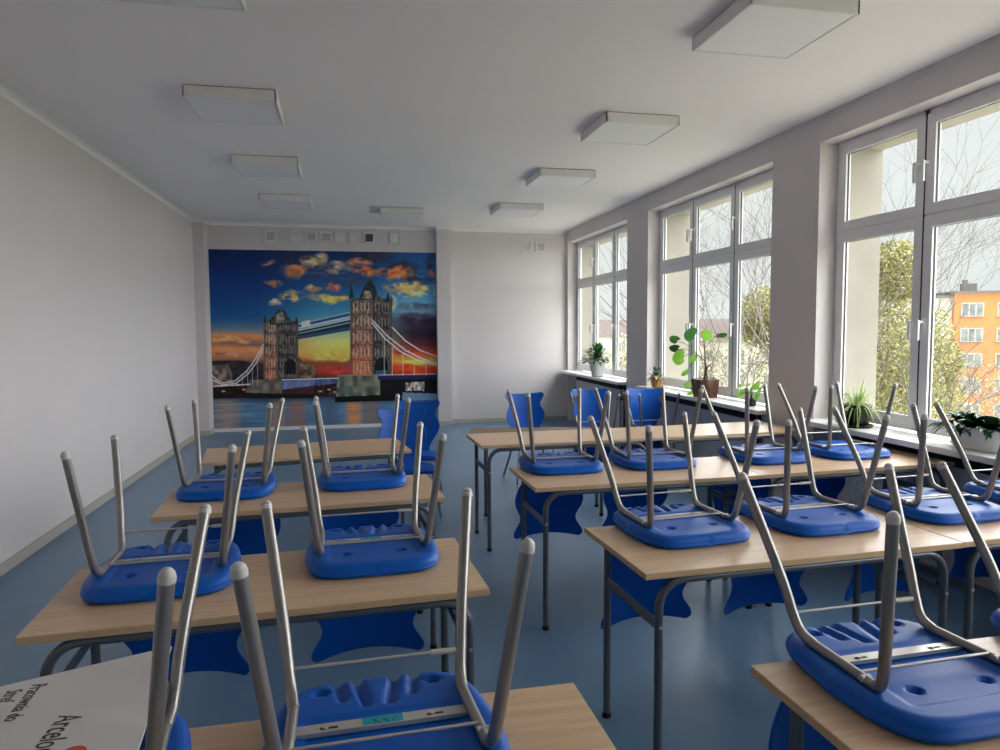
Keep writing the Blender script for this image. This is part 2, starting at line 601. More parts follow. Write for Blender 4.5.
# ------------------------------------------------------------------ mural (print painted procedurally, vertex by vertex)
def make_mural():
    NX, NY = 440, 350
    x0, x1, z0, z1 = -2.125, 1.350, 0.055, 2.812
    U, V = np.meshgrid(np.linspace(0, 1, NX), np.linspace(0, 1, NY))
    # perspective-true layout of the picture content over the wall plane
    wx, wz = x0 + U * (x1 - x0), z1 + V * (z0 - z1)
    dep = wx * fwd.x + 11.496 * fwd.y + (wz - EYE) * fwd.z
    X = (500 + F * (wx * R2.x + 11.496 * R2.y + (wz - EYE) * R2.z) / dep - 200) * 3.408
    Y = (375 - F * (wx * U2.x + 11.496 * U2.y + (wz - EYE) * U2.z) / dep - 210) * 3.408
    rng = np.random.RandomState(3)

    def vnoise(sx, sy):
        gx, gy = int(sx) + 2, int(sy) + 2
        g = rng.rand(gy, gx)
        a = U * sx
        c = V * sy
        ia, ic = a.astype(int), c.astype(int)
        fa, fc = a - ia, c - ic
        fa = fa * fa * (3 - 2 * fa)
        fc = fc * fc * (3 - 2 * fc)
        return (g[ic, ia] * (1 - fa) * (1 - fc) + g[ic, ia + 1] * fa * (1 - fc) + g[ic + 1, ia] * (1 - fa) * fc + g[ic + 1, ia + 1] * fa * fc)

    def fbm(sx, sy, o=4):
        t_ = 0
        am = 0.5
        for k in range(o):
            t_ = t_ + am * vnoise(sx * 2 ** k, sy * 2 ** k)
            am *= 0.5
        return t_ / (1 - 0.5 ** o)

    img = np.zeros((NY, NX, 3))

    def ramp(vals, stops):
        out = np.zeros(vals.shape + (3,))
        ps = [s_[0] for s_ in stops]
        for c in range(3):
            out[..., c] = np.interp(vals, ps, [s_[1][c] for s_ in stops])
        return out

    wob = (fbm(3, 6) - 0.5) * 40
    left = ramp(Y + wob, [(134, (12, 32, 78)), (250, (14, 50, 110)), (360, (26, 78, 130)), (405, (92, 112, 128)), (430, (196, 128, 82)), (455, (120, 90, 84)),
                          (475, (205, 132, 80)), (505, (150, 100, 74)), (530, (40, 32, 34)), (746, (40, 32, 34))])
    mid = ramp(Y + wob * 0.6, [(134, (18, 44, 92)), (260, (36, 82, 132)), (350, (62, 128, 165)), (420, (150, 178, 140)), (455, (214, 196, 104)), (490, (222, 170, 78)),
                               (520, (120, 72, 52)), (545, (170, 52, 42)), (575, (90, 36, 36)), (746, (30, 30, 34))])
    rght = ramp(Y + wob * 0.6, [(134, (22, 62, 120)), (230, (46, 110, 165)), (310, (96, 160, 185)), (345, (110, 140, 160)), (375, (62, 54, 74)), (420, (38, 28, 48)),
                                (460, (90, 40, 50)), (490, (196, 74, 34)), (515, (236, 170, 60)), (535, (206, 60, 28)), (560, (150, 40, 30)), (746, (30, 30, 34))])
    a = np.clip((X - 200) / 220, 0, 1)[..., None]
    c = np.clip((X - 560) / 160, 0, 1)[..., None]
    img = left * (1 - a) + mid * a
    img = img * (1 - c) + rght * c

    def blob(cx, cy_, rx, ry, col, st=1.0, ns=None, th=0.42):
        w1, w2 = fbm(14, 12, 4) - 0.5, fbm(14, 12, 4) - 0.5
        d = ((X + w1 * 70 - cx) / rx / 1.25) ** 2 + ((Y + w2 * 34 - cy_) / ry / 1.15) ** 2
        nn = fbm(34, 44, 4)
        al = np.clip(1.0 - d, 0, 1) ** 0.8 * np.clip((nn - th) * 5 + 0.5, 0, 1) * st
        al = al[..., None]
        sh = (0.55 + 0.9 * fbm(40, 50, 3))[..., None]
        img[:] = img * (1 - al) + np.clip(np.array(col) * sh, 0, 255) * al

    for q in [(330, 160, 70, 22, (44, 42, 60)), (580, 160, 70, 22, (52, 42, 54)), (500, 245, 75, 22, (58, 62, 84)), (610, 215, 50, 22, (44, 40, 56)),
              (745, 235, 50, 28, (40, 44, 62)), (680, 195, 60, 26, (50, 42, 54)), (420, 205, 60, 30, (70, 74, 96)), (790, 185, 26, 30, (60, 44, 60)),
              (740, 330, 70, 14, (70, 80, 104)), (750, 370, 70, 26, (40, 30, 48)), (700, 470, 70, 14, (120, 50, 50))]:
        blob(*q, 0.85)
    for q in [(310, 205, 36, 30, (206, 126, 78)), (380, 175, 38, 26, (206, 172, 122)), (470, 200, 45, 24, (190, 160, 130)), (575, 208, 48, 18, (222, 118, 70)),
              (545, 180, 34, 14, (214, 130, 88)), (685, 215, 44, 24, (226, 120, 62)), (325, 290, 52, 18, (236, 176, 96)), (455, 300, 70, 15, (240, 190, 84)),
              (700, 262, 60, 18, (232, 160, 90)), (760, 275, 50, 14, (236, 190, 100)), (720, 290, 44, 12, (220, 190, 130)), (232, 180, 28, 9, (190, 130, 110)),
              (245, 250, 34, 12, (190, 124, 88)), (262, 318, 28, 10, (200, 180, 150)), (445, 262, 36, 10, (190, 104, 88)), (385, 268, 30, 10, (200, 150, 110)),
              (790, 215, 18, 16, (190, 90, 70)), (660, 320, 20, 34, (214, 208, 160))]:
        blob(*q, 1.0, th=0.38)
    for q in [(110, 440, 90, 10, (226, 150, 90)), (130, 475, 90, 8, (214, 130, 84)), (100, 495, 80, 8, (170, 110, 90)), (440, 500, 70, 16, (226, 180, 84)),
              (470, 545, 60, 12, (176, 60, 50)), (740, 515, 60, 10, (250, 200, 80)), (720, 545, 70, 12, (220, 66, 30))]:
        blob(*q, 0.9, th=0.3)

    def poly(pts, col, al=1.0, tex=0.0, tsc=(60, 60)):
        m_ = np.zeros(X.shape, bool)
        n_ = len(pts)
        j = n_ - 1
        for i in range(n_):
            xi, yi = pts[i]
            xj, yj = pts[j]
            cond = ((yi > Y) != (yj > Y)) & (X < (xj - xi) * (Y - yi) / (yj - yi + 1e-9) + xi)
            m_ ^= cond
            j = i
        colr = np.array(col, float)
        if tex > 0:
            t_ = (vnoise(*tsc)[..., None] - 0.5) * 2 * tex + 1
            colr = colr * t_
            img[m_] = img[m_] * (1 - al) + colr[m_] * al
        else:
            img[m_] = img[m_] * (1 - al) + colr * al

    def line(pts, w, col, al=1.0):
        d = np.full(X.shape, 1e9)
        for (ax, ay), (bx, by) in zip(pts, pts[1:]):
            L2 = (bx - ax) ** 2 + (by - ay) ** 2 + 1e-9
            t_ = np.clip(((X - ax) * (bx - ax) + (Y - ay) * (by - ay)) / L2, 0, 1)
            d = np.minimum(d, np.hypot(X - ax - t_ * (bx - ax), Y - ay - t_ * (by - ay)))
        k = (np.clip(w / 2 + 0.8 - d, 0, 1) * al)[..., None]
        img[:] = img * (1 - k) + np.array(col) * k

    # water
    wv = (fbm(8, 90, 3) - 0.5)
    water = ramp(Y, [(636, (36, 48, 66)), (660, (74, 110, 140)), (700, (84, 118, 148)), (746, (64, 92, 122))]) * (1 + wv[..., None] * 0.5)
    mw = Y > 638
    img[mw] = water[mw]
    for cx, w_, col in [(90, 60, (170, 130, 110)), (265, 34, (176, 120, 84)), (330, 40, (150, 96, 76)), (525, 36, (226, 130, 60)), (585, 40, (130, 96, 86)), (440, 40, (70, 86, 110))]:
        k = (np.clip(1 - ((X - cx) / w_) ** 2, 0, 1) * np.clip((Y - 640) / 18, 0, 1) * np.clip(0.85 + wv, 0, 1) * 0.8)[..., None]
        img[:] = img * (1 - k) + np.array(col) * k
    # far banks and city
    poly([(28, 515), (130, 512), (215, 525), (215, 640), (28, 640)], (36, 30, 36), 1, 0.5)
    poly([(28, 530), (95, 525), (110, 560), (110, 600), (28, 600)], (96, 84, 78), 1, 0.6)
    poly([(335, 500), (352, 520), (385, 525), (400, 560), (400, 600), (330, 600)], (92, 74, 56), 1, 0.5)
    poly([(390, 570), (475, 572), (475, 636), (390, 636)], (40, 26, 28), 1, 0.9, (120, 60))
    poly([(28, 600), (170, 598), (170, 642), (28, 642)], (30, 14, 18), 1, 0.5)
    for q in [(80, 618), (150, 612), (165, 616), (410, 618), (440, 612), (460, 620)]:
        k = (np.clip(1 - ((X - q[0]) / 9) ** 2 - ((Y - q[1]) / 4) ** 2, 0, 1))[..., None]
        img[:] = img * (1 - k) + np.array((232, 170, 120)) * k
    poly([(612, 575), (808, 572), (808, 640), (612, 640)], (18, 14, 20), 1, 0.3)
    poly([(700, 588), (765, 586), (765, 616), (700, 616)], (150, 140, 132), 1, 0.6, (180, 60))
    poly([(690, 622), (808, 626), (808, 648), (690, 648)], (96, 124, 150))
    # upper walkways between the towers
    poly([(325, 425), (512, 385), (512, 410), (330, 442)], (24, 40, 62))
    for k in range(24):
        xx = 330 + k * 7.7
        line([(xx, 440 - (xx - 330) * 0.178), (xx + 6, 430 - (xx - 330) * 0.178)], 1.5, (88, 124, 158), 0.8)
    line([(262, 428), (512, 372)], 7, (150, 165, 180))
    line([(300, 424), (512, 378)], 5, (16, 22, 36))
    poly([(275, 402), (510, 347), (510, 362), (275, 415)], (54, 84, 112))
    line([(275, 404), (510, 349)], 2.5, (170, 185, 196))
    line([(262, 418), (510, 364)], 4, (176, 190, 200))
    for k in range(26):
        xx = 278 + k * 9
        line([(xx, 414 - (xx - 275) * 0.23), (xx, 404 - (xx - 275) * 0.23)], 1.2, (26, 46, 70))
    poly([(345, 382), (375, 374), (375, 396), (345, 402)], (190, 192, 190))

    def tower(fx0, fx1, sx1, top, bot, warm, scale):
        poly([(fx0, top), (fx1, top + 4), (fx1, bot), (fx0, bot)], (112, 96, 88), 1, 0.45, (110, 80))
        poly([(fx1, top + 4), (sx1, top), (sx1, bot), (fx1, bot)], (70, 66, 66), 1, 0.5, (110, 80))
        # warm lit stone in lower half
        k = (np.clip((Y - (top + 0.25 * (bot - top))) / (bot - top), 0, 1) * warm)[..., None] * ((X > fx0) & (X < fx1) & (Y > top) & (Y < bot))[..., None]
        img[:] = img * (1 - k) + np.array((196, 96, 62)) * (0.8 + 0.5 * vnoise(90, 70)[..., None]) * k
        # string courses
        nlev = 5
        for i in range(nlev + 1):
            yy = top + (bot - top) * i / nlev
            line([(fx0, yy), (fx1, yy + 3), (sx1, yy)], 2.2, (60, 50, 50), 0.8)
            if i < nlev:
                h_ = (bot - top) / nlev
                for (ax, bx, cc) in ((fx0, fx1, (236, 190, 160)), (fx1, sx1, (150, 140, 130))):
                    nw = max(2, int((bx - ax) / (13 * scale)))
                    for j in range(nw):
                        xx = ax + (bx - ax) * (j + 1) / (nw + 1)
                        line([(xx, yy + h_ * 0.3), (xx, yy + h_ * 0.75)], 3.0 * scale, cc, 0.75)
                        line([(xx + 2.5 * scale, yy + h_ * 0.3), (xx + 2.5 * scale, yy + h_ * 0.75)], 1.6 * scale, (40, 34, 36), 0.8)
        # octagonal corner turrets
        for xx in (fx0 + 3, fx1, sx1 - 3):
            line([(xx, top - 6), (xx, bot)], 7 * scale, (92, 80, 74), 0.75)
            line([(xx + 3 * scale, top - 6), (xx + 3 * scale, bot)], 1.8, (40, 36, 38), 0.6)

    # far tower (left)
    tower(217, 264, 334, 378, 578, 0.75, 0.8)
    poly([(232, 380), (262, 345), (270, 336), (284, 336), (306, 372), (318, 392), (240, 392)], (52, 58, 54), 1, 0.4)
    poly([(262, 352), (284, 348), (290, 385), (258, 385)], (110, 104, 92), 1, 0.4)
    for xx, tp, bs in [(222, 352, 384), (328, 360, 392), (246, 358, 376)]:
        poly([(xx - 6, bs), (xx, tp), (xx + 6, bs)], (34, 42, 44))
    poly([(290, 520), (300, 508), (316, 508), (326, 520), (326, 560), (290, 560)], (22, 20, 24))
    # near tower (right)
    tower(512, 588, 654, 302, 562, 0.95, 1.0)
    poly([(540, 306), (556, 268), (570, 240), (582, 236), (596, 262), (612, 306)], (34, 48, 50), 1, 0.35)
    poly([(552, 300), (562, 276), (580, 276), (588, 304)], (124, 112, 96), 1, 0.4)
    poly([(596, 300), (606, 284), (620, 300), (632, 320), (600, 320)], (84, 78, 74), 1, 0.4)
    for xx, tp, bs, w_ in [(516, 254, 300, 9), (640, 278, 312, 8), (577, 232, 260, 4)]:
        poly([(xx - w_, bs), (xx, tp), (xx + w_, bs)], (26, 40, 46))
    poly([(596, 562), (596, 520), (612, 502), (630, 502), (642, 522), (642, 562)], (20, 20, 26))
    poly([(598, 562), (640, 562), (640, 545), (598, 548)], (40, 110, 150), 0.7)
    # piers
    poly([(170, 578), (280, 580), (280, 638), (150, 636)], (96, 92, 84), 1, 0.3, (40, 26))
    poly([(150, 622), (280, 626), (390, 628), (390, 642), (150, 642)], (18, 14, 16))
    poly([(470, 562), (612, 560), (614, 636), (462, 640)], (98, 100, 88), 1, 0.35, (50, 30))
    poly([(480, 600), (520, 598), (520, 632), (470, 634)], (60, 84, 88), 0.5)
    poly([(460, 636), (690, 628), (690, 650), (460, 656)], (10, 10, 12))
    line([(470, 564), (612, 562)], 3, (130, 118, 100))
    # decks
    poly([(280, 578), (470, 572), (470, 590), (280, 612)], (70, 84, 128), 1, 0.3, (90, 30))
    line([(280, 579), (470, 573)], 3, (190, 196, 220))
    for k in range(18):
        line([(284 + k * 6, 610 - k * 0.8), (290 + k * 6, 586 - k * 0.5)], 1.4, (150, 160, 214), 0.8)
    line([(612, 572), (808, 568)], 13, (24, 34, 78))
    for k in range(24):
        line([(614 + k * 8, 562 - k * 0.15), (618 + k * 8, 562 - k * 0.15)], 2.2, (220, 190, 170), 0.9)
    line([(28, 602), (170, 594)], 4, (196, 186, 180))
    # suspension chains
    A = [(586, 374), (640, 430), (700, 478), (760, 508), (808, 524)]
    B = [(586, 384), (628, 436), (680, 480), (740, 512), (808, 530)]
    D = [(655, 400), (700, 446), (750, 478), (808, 500)]
    for ln in (A, B, D):
        line(ln, 3.4, (206, 206, 212))
    for k in range(12):
        t_ = k / 11
        line([(600 + 200 * t_, 392 + 134 * t_ ** 0.75), (612 + 190 * t_, 412 + 110 * t_ ** 0.75)], 1.4, (170, 170, 182), 0.8)
    for xx, yy in [(628, 440), (655, 466), (692, 490), (730, 506), (770, 520)]:
        line([(xx, yy), (xx, 562)], 1.6, (224, 206, 190), 0.8)
    E_ = [(216, 458), (190, 506), (160, 548), (120, 582), (80, 590), (56, 578), (40, 562)]
    G_ = [(216, 472), (195, 516), (166, 556), (124, 590), (78, 596), (44, 580)]
    for ln in (E_, G_):
        line(ln, 3, (196, 198, 204))
    for k in range(9):
        xx = 60 + k * 17
        yy = np.interp(xx, [40, 80, 120, 160, 190, 216], [565, 592, 586, 552, 512, 466])
        line([(xx, yy), (xx, 600)], 1.4, (180, 176, 180), 0.8)
    img *= (1 + (rng.rand(NY, NX, 1) - 0.5) * 0.10)
    img = np.clip(img, 0, 255) / 255
    lin = np.where(img <= 0.04045, img / 12.92, ((img + 0.055) / 1.055) ** 2.4)
    lin = np.clip(lin * MURAL_GAIN, 0, 0.9)
    px = x0 + U * (x1 - x0)
    pz = z1 + V * (z0 - z1)
    co = np.zeros((NX * NY, 3))
    co[:, 0] = px.ravel()
    co[:, 1] = 11.496
    co[:, 2] = pz.ravel()
    i, j = np.meshgrid(np.arange(NX - 1), np.arange(NY - 1))
    a0 = (j * NX + i).ravel()
    faces = np.stack([a0, a0 + NX, a0 + NX + 1, a0 + 1], 1)
    me = bpy.data.meshes.new('wall_mural')
    nf = len(faces)
    me.vertices.add(NX * NY)
    me.vertices.foreach_set('co', co.ravel())
    me.loops.add(nf * 4)
    me.loops.foreach_set('vertex_index', faces.ravel())
    me.polygons.add(nf)
    me.polygons.foreach_set('loop_start', np.arange(nf) * 4)
    me.update(calc_edges=True)
    ca = me.color_attributes.new('print', 'FLOAT_COLOR', 'POINT')
    ca.data.foreach_set('color', np.concatenate([lin.reshape(-1, 3), np.ones((NX * NY, 1))], 1).ravel())
    mt = bpy.data.materials.new('mural_print')
    mt.use_nodes = True
    nn = mt.node_tree
    at = nn.nodes.new('ShaderNodeAttribute')
    at.attribute_name = 'print'
    bs = nn.nodes['Principled BSDF']
    bs.inputs['Roughness'].default_value = 0.55
    bs.inputs['Specular IOR Level'].default_value = 0.25
    nn.links.new(at.outputs['Color'], bs.inputs['Base Color'])
    me.materials.append(mt)
    ob = bpy.data.objects.new('wall_mural', me)
    C.objects.link(ob)
    tag(ob, 'wall-high photo mural of a twin-towered bridge over a river at sunset', 'mural')


MURAL_GAIN = 1.7
make_mural()


# ------------------------------------------------------------------ school chair
# frame of reference: chair turned upside down, seat top on z=0, legs pointing up, back of the chair towards +y
def sstep(a, b_, x):
    t_ = min(1, max(0, (x - a) / (b_ - a)))
    return t_ * t_ * (3 - 2 * t_)


def seat_mb(Tm):
    NR_, NS = 46, 144
    T_ = 0.050
    ze = 0.020
    top, bot = [], []

    # outline sampled evenly along its length
    n_ = 5.5
    raw = []
    for k in range(4000):
        a = 2 * PI * k / 4000
        ca, sa = math.cos(a), math.sin(a)
        raw.append((math.copysign(abs(ca) ** (2 / n_), ca), math.copysign(abs(sa) ** (2 / n_), sa)))
    acc = [0.0]
    for k in range(4000):
        p0, p1 = raw[k], raw[(k + 1) % 4000]
        acc.append(acc[-1] + math.hypot(p1[0] - p0[0], p1[1] - p0[1]))
    bdry = []
    j_ = 0
    for k in range(NS):
        tgt = acc[-1] * k / NS
        while acc[j_ + 1] < tgt:
            j_ += 1
        bdry.append(raw[j_])

    def pt(k, sfrac):
        ux, uy = bdry[k]
        hw = 0.236 - 0.032 * max(0, uy) - 0.026 * max(0, -uy) ** 2
        return ux * hw * sfrac, -0.175 + uy * 0.243 * sfrac

    def height(x, y, d):
        p = 1.0 if d > 0.028 else math.sqrt(max(0, 1 - (1 - d / 0.028) ** 2))
        h = ze + (T_ - ze) * p
        h -= 0.005 * sstep(0.162, 0.147, abs(x)) * sstep(-0.345, -0.33, y) * sstep(-0.145, -0.165, y)
        h -= 0.004 * sstep(0.162, 0.147, abs(x)) * sstep(-0.165, -0.155, y) * sstep(-0.085, -0.10, y)
        for hx, hy in ((-0.094, -0.280), (0.094, -0.280), (-0.120, 0.008), (0.120, 0.008)):
            r = math.hypot((x - hx) / 0.019, (y - hy) / 0.015)
            h -= 0.018 * sstep(1.0, 0.7, r)
        for gx, y0 in ((-0.074, -0.035), (-0.026, -0.062), (0.022, -0.062), (0.072, -0.035)):
            xx = gx + (y - y0) * 0.15 * (1 if gx > 0 else -1)
            g = sstep(0.015, 0.007, abs(x - xx)) * sstep(y0 - 0.012, y0 + 0.01, y)
            h -= 0.013 * g * min(1, d / 0.004)
        return max(h, ze)

    rings = [(r / NR_) ** 0.85 for r in range(1, NR_ + 1)]
    top.append(Vector((0, -0.175, height(0, -0.175, 0.2))))
    bot.append(Vector((0, -0.175, 0)))
    for sf in rings:
        for k in range(NS):
            x, y = pt(k, sf)
            d = (1 - sf) * 0.235
            top.append(Vector((x, y, height(x, y, d))))
            q = 1.0 if d > 0.02 else math.sqrt(max(0, 1 - (1 - d / 0.02) ** 2))
            bot.append(Vector((x, y, ze * (1 - q))))
    nb = len(top)
    fs = []
    for k in range(NS):
        k2 = (k + 1) % NS
        fs.append((0, 1 + k, 1 + k2))
        fs.append((nb, nb + 1 + k2, nb + 1 + k))
    for r in range(NR_ - 1):
        for k in range(NS):
            k2 = (k + 1) % NS
            a, a2 = 1 + r * NS + k, 1 + r * NS + k2
            fs.append((a, a + NS, a2 + NS, a2))
            fs.append((nb + a, nb + a2, nb + a2 + NS, nb + a + NS))
    o_ = 1 + (NR_ - 1) * NS
    for k in range(NS):
        k2 = (k + 1) % NS
        fs.append((o_ + k, nb + o_ + k, nb + o_ + k2, o_ + k2))
    b = MB()
    b.add([Tm @ v for v in top + bot], fs, M['plastic'], True)
    return b


def back_mb(Tm):
    prof = [(-0.030, 0.115, 0.020), (0.02, 0.120, 0.046), (0.05, 0.130, 0.064), (0.09, 0.148, 0.078), (0.14, 0.180, 0.086), (0.19, 0.208, 0.092), (0.245, 0.222, 0.097),
            (0.295, 0.213, 0.102), (0.34, 0.190, 0.107), (0.372, 0.182, 0.112), (0.400, 0.188, 0.116), (0.428, 0.206, 0.120), (0.452, 0.221, 0.124), (0.474, 0.226, 0.127), (0.492, 0.219, 0.130), (0.503, 0.202, 0.131)]
    P = smooth([(a, b_, c) for a, b_, c in prof], 3)
    nu = 26
    vs = []
    th = 0.012
    rows = len(P)
    for (w_, hw, yc) in P:
        for i in range(nu + 1):
            u = math.sin((i / nu * 2 - 1) * PI / 2)
            x = u * hw
            bend = 1.1 * x * x * min(1, max(0, w_) / 0.12)
            ww = w_ - 0.017 * max(0, (1 - u * u)) * sstep(0.39, 0.50, w_)
            vs.append((x, yc - bend, -ww))
    n_ = len(vs)
    edge = lambda i, r: 0.15 if (i == 0 or i == nu or r == rows - 1) else (0.75 if (i in (1, nu - 1) or r == rows - 2) else 1.0)
    back = []
    front = []
    for r in range(rows):
        for i in range(nu + 1):
            x, y, z = vs[r * (nu + 1) + i]
            e = edge(i, r) * th / 2
            front.append(Vector((x, y - e, z)))
            back.append(Vector((x, y + e, z)))
    fs = []
    W_ = nu + 1
    for r in range(rows - 1):
        for i in range(nu):
            a = r * W_ + i
            fs.append((a, a + W_, a + W_ + 1, a + 1))
            fs.append((n_ + a, n_ + a + 1, n_ + a + 1 + W_, n_ + a + W_))
    bd = [i for i in range(nu)] + [r * W_ + nu for r in range(rows - 1)] + [(rows - 1) * W_ + i for i in range(nu, 0, -1)] + [r * W_ for r in range(rows - 1, 0, -1)]
    for k in range(len(bd)):
        a, c = bd[k], bd[(k + 1) % len(bd)]
        fs.append((a, c, n_ + c, n_ + a))
    b = MB()
    b.add([Tm @ v for v in front + back], fs, M['plastic'], True)
    return b


def make_chair(name, Tm):
    t = empty(name)
    seat_mb(Tm).build('seat', t)
    back_mb(Tm).build('backrest', t)
    X = lambda pts: [Tm @ Vector(p) for p in pts]
    zt = lambda b: b
    for s in (-1, 1):
        b = MB()
        b.tube(X(smooth([(0.2366 * s, -0.3556, 0.458), (0.196 * s, -0.302, 0.130), (0.188 * s, -0.285, 0.072), (0.181 * s, -0.262, 0.058)], 4)), 0.0128, M['tube'], 12)
        lg = b.build('leg', t)
        c = MB()
        c.lathe([(0.0, 0.011), (0.007, 0.0095), (0.0118, 0.004), (0.0138, -0.003), (0.0138, -0.012)], M['cap'], (0, 0, 0), 12)
        d = Vector((0.0406 * s, -0.0536, 0.328)).normalized()
        c.xf(Tm @ Matrix.Translation((0.2366 * s, -0.3556, 0.457)) @ d.to_track_quat('Z', 'Y').to_matrix().to_4x4())
        c.build('foot_cap', lg)
        b = MB()
        b.tube(X(smooth([(0.2353 * s, 0.1665, 0.431), (0.197 * s, 0.048, 0.200), (0.186 * s, 0.008, 0.110), (0.180 * s, -0.018, 0.071), (0.175 * s, -0.060, 0.058)], 5)), 0.0128, M['tube'], 12)
        lg = b.build('leg', t)
        c = MB()
        c.lathe([(0.0, 0.011), (0.007, 0.0095), (0.0118, 0.004), (0.0138, -0.003), (0.0138, -0.012)], M['cap'], (0, 0, 0), 12)
        d = Vector((0.0383 * s, 0.1185, 0.231)).normalized()
        c.xf(Tm @ Matrix.Translation((0.2353 * s, 0.1665, 0.430)) @ d.to_track_quat('Z', 'Y').to_matrix().to_4x4())
        c.build('foot_cap', lg)
        b = MB()
        b.tube(X([(0.182 * s, -0.268, 0.058), (0.178 * s, -0.16, 0.058), (0.175 * s, -0.045, 0.058)]), 0.0115, M['tube'], 12)
        b.tube(X([(0.170 * s, -0.235, 0.062), (0.194 * s, -0.235, 0.062)]), 0.008, M['plate'], 8)
        b.build('side_rail', t)
    b = MB()
    b.box(-0.174, -0.152, 0.047, 0.174, -0.114, 0.0505, M['plate'], 0.0, Tm)
    b.box(-0.174, -0.154, 0.047, 0.174, -0.1515, 0.056, M['plate'], 0.0, Tm)
    for sx in (-0.105, 0.105):
        b.box(sx - 0.017, -0.136, 0.0506, sx + 0.017, -0.129, 0.0510, M['black'], 0.0, Tm)
        b.tube(X([(sx - 0.006, -0.1325, 0.050), (sx - 0.006, -0.1325, 0.054)]), 0.005, M['plate'], 8)
    b.build('cross_plate', t)
    b = MB()
    b.tube(X([(-0.180, -0.215, 0.066), (0.180, -0.215, 0.066)]), 0.0035, M['plate'], 6)
    r_ = b.build('front_rod', t)
    b = MB()
    b.tube(X([(-0.186, 0.006, 0.112), (0.186, 0.006, 0.112)]), 0.0035, M['plate'], 6)
    r_ = b.build('rear_rod', t)
    b = MB()
    b.tube(X([(0.118, 0.006, 0.112), (0.174, 0.006, 0.112)]), 0.0068, M['sleeve'], 8)
    b.build('rod_sleeve', r_)
    return t


TABZ = 0.767
flipped = make_chair('school_chair', Matrix.Identity(4))
# the same chair standing on its feet
sl_ = math.atan(0.027 / 0.522)
Tup = Matrix.Translation((0, 0, 0.4510)) @ Matrix.Rotation(-sl_, 4, 'X') @ Matrix.Rotation(PI, 4, 'Y')
upright = make_chair('school_chair', Tup)

G1 = 'blue chairs turned upside down on the desks'
chairs = [
    (-0.551, 1.473, 4.8, 'upturned blue chair under the white lettered board, front left corner'),
    (0.040, 1.507, 2.3, 'upturned blue chair on the nearest left desk, turquoise sticker, bottom centre'),
    (-0.633, 2.684, 2.6, 'upturned blue chair on the left end of the second left-hand desk'),
    (0.045, 2.749, 3.0, 'upturned blue chair with small turquoise sticker, right end of second left-hand desk'),
    (-0.633, 3.966, -1.3, 'upturned blue chair on the left end of the third left-hand desk, nearest the left wall'),
    (0.029, 4.030, 2.5, 'upturned blue chair on the third left-hand desk, before the far upright pair'),
    (1.260, 1.538, 2.0, 'large upturned blue chair on the nearest right-hand desk, bottom right corner'),
    (1.896, 1.543, 2.0, 'upturned blue chair cut by the right edge, beside the large corner one'),
    (1.273, 2.796, 5.2, 'upturned blue chair at the aisle end of the middle window-side row'),
    (1.877, 2.815, 3.9, 'upturned blue chair second from the aisle, middle window-side row'),
    (2.528, 2.837, 3.1, 'upturned blue chair third from the aisle, below the white planter'),
    (3.159, 2.888, 3.0, 'upturned blue chair nearest the window in the middle row, cut by right edge'),
    (1.193, 4.158, -0.1, 'upturned blue chair at the aisle end of the farther window-side row'),
    (1.773, 4.159, 0.5, 'upturned blue chair second from the aisle in the farther window-side row'),
    (2.521, 4.143, 1.6, 'upturned blue chair third from the aisle in the farther window-side row'),
    (3.101, 4.164, 2.1, 'upturned blue chair in the farther row, beside the black-potted spider plant')]
chair_objs = []
for i, (x, y, a, lab) in enumerate(chairs):
    o = flipped if i == 0 else copy_tree(flipped)
    o.location = (x, y, TABZ)
    o.rotation_euler = (0, 0, math.radians(a))
    tag(o, lab, 'chair', G1)
    chair_objs.append(o)
for i, sx in ((1, 0.0), (3, 0.0)):
    b = MB()
    b.box(sx - 0.040, -0.151, 0.0507, sx + 0.040, -0.115, 0.0513, M['teal'])
    st = b.build('sticker', chair_objs[i])
    st['label'] = 'turquoise sticker'
    b = MB()
    for k, (ax, ay, bx, by) in enumerate([(-0.02, -0.150, -0.005, -0.168), (-0.012, -0.148, -0.02, -0.166), (0.0, -0.150, 0.012, -0.166), (0.012, -0.150, 0.0, -0.160), (0.018, -0.165, 0.026, -0.150)]):
        b.tube([(sx + ax, ay + 0.026, 0.0515), (sx + bx, by + 0.026, 0.0515)], 0.0010, M['ink'], 4)
    b.build('scribble', st)

ups = [(2.00, 7.50, 184, 0.0, 'upright blue chair standing alone behind the far desk row'),
       (0.42, 6.05, 8, 0.0, 'upright blue chair behind the last left-hand desk, left of two'),
       (0.585, 6.65, -8, 0.0, 'upright blue chair behind the last left-hand desk, right of two'),
       (2.60, 7.40, 0, 0.0, 'upright blue chair carrying an upturned one, left of two beside the radiator'),
       (3.23, 7.35, -2, 0.0, 'upright blue chair carrying an upturned one, right of two under the windows')]
G2 = 'blue chairs standing upright at the back'
ups[0] = (1.79, 7.15, 4, 0.0, ups[0][4])
for i, (x, y, a, z_, lab) in enumerate(ups):
    o = upright if i == 0 else copy_tree(upright)
    o.location = (x, y, z_)
    o.scale = (0.955, 0.955, 0.955)
    o.rotation_euler = (0, 0, math.radians(a))
    tag(o, lab, 'chair', G2)
for (x, y, a, lab) in [(2.60, 7.40, -10, 'upturned blue chair set on an upright one, left of two by the radiator'),
                       (3.23, 7.35, -2, 'upturned blue chair set on an upright one, right of two under the windows')]:
    o = copy_tree(flipped)
    o.scale = (0.955, 0.955, 0.955)
    o.location = (x, y, 0.440)
    o.rotation_euler = (0, 0, math.radians(a))
    tag(o, lab, 'chair', 'blue chairs upturned on other chairs')


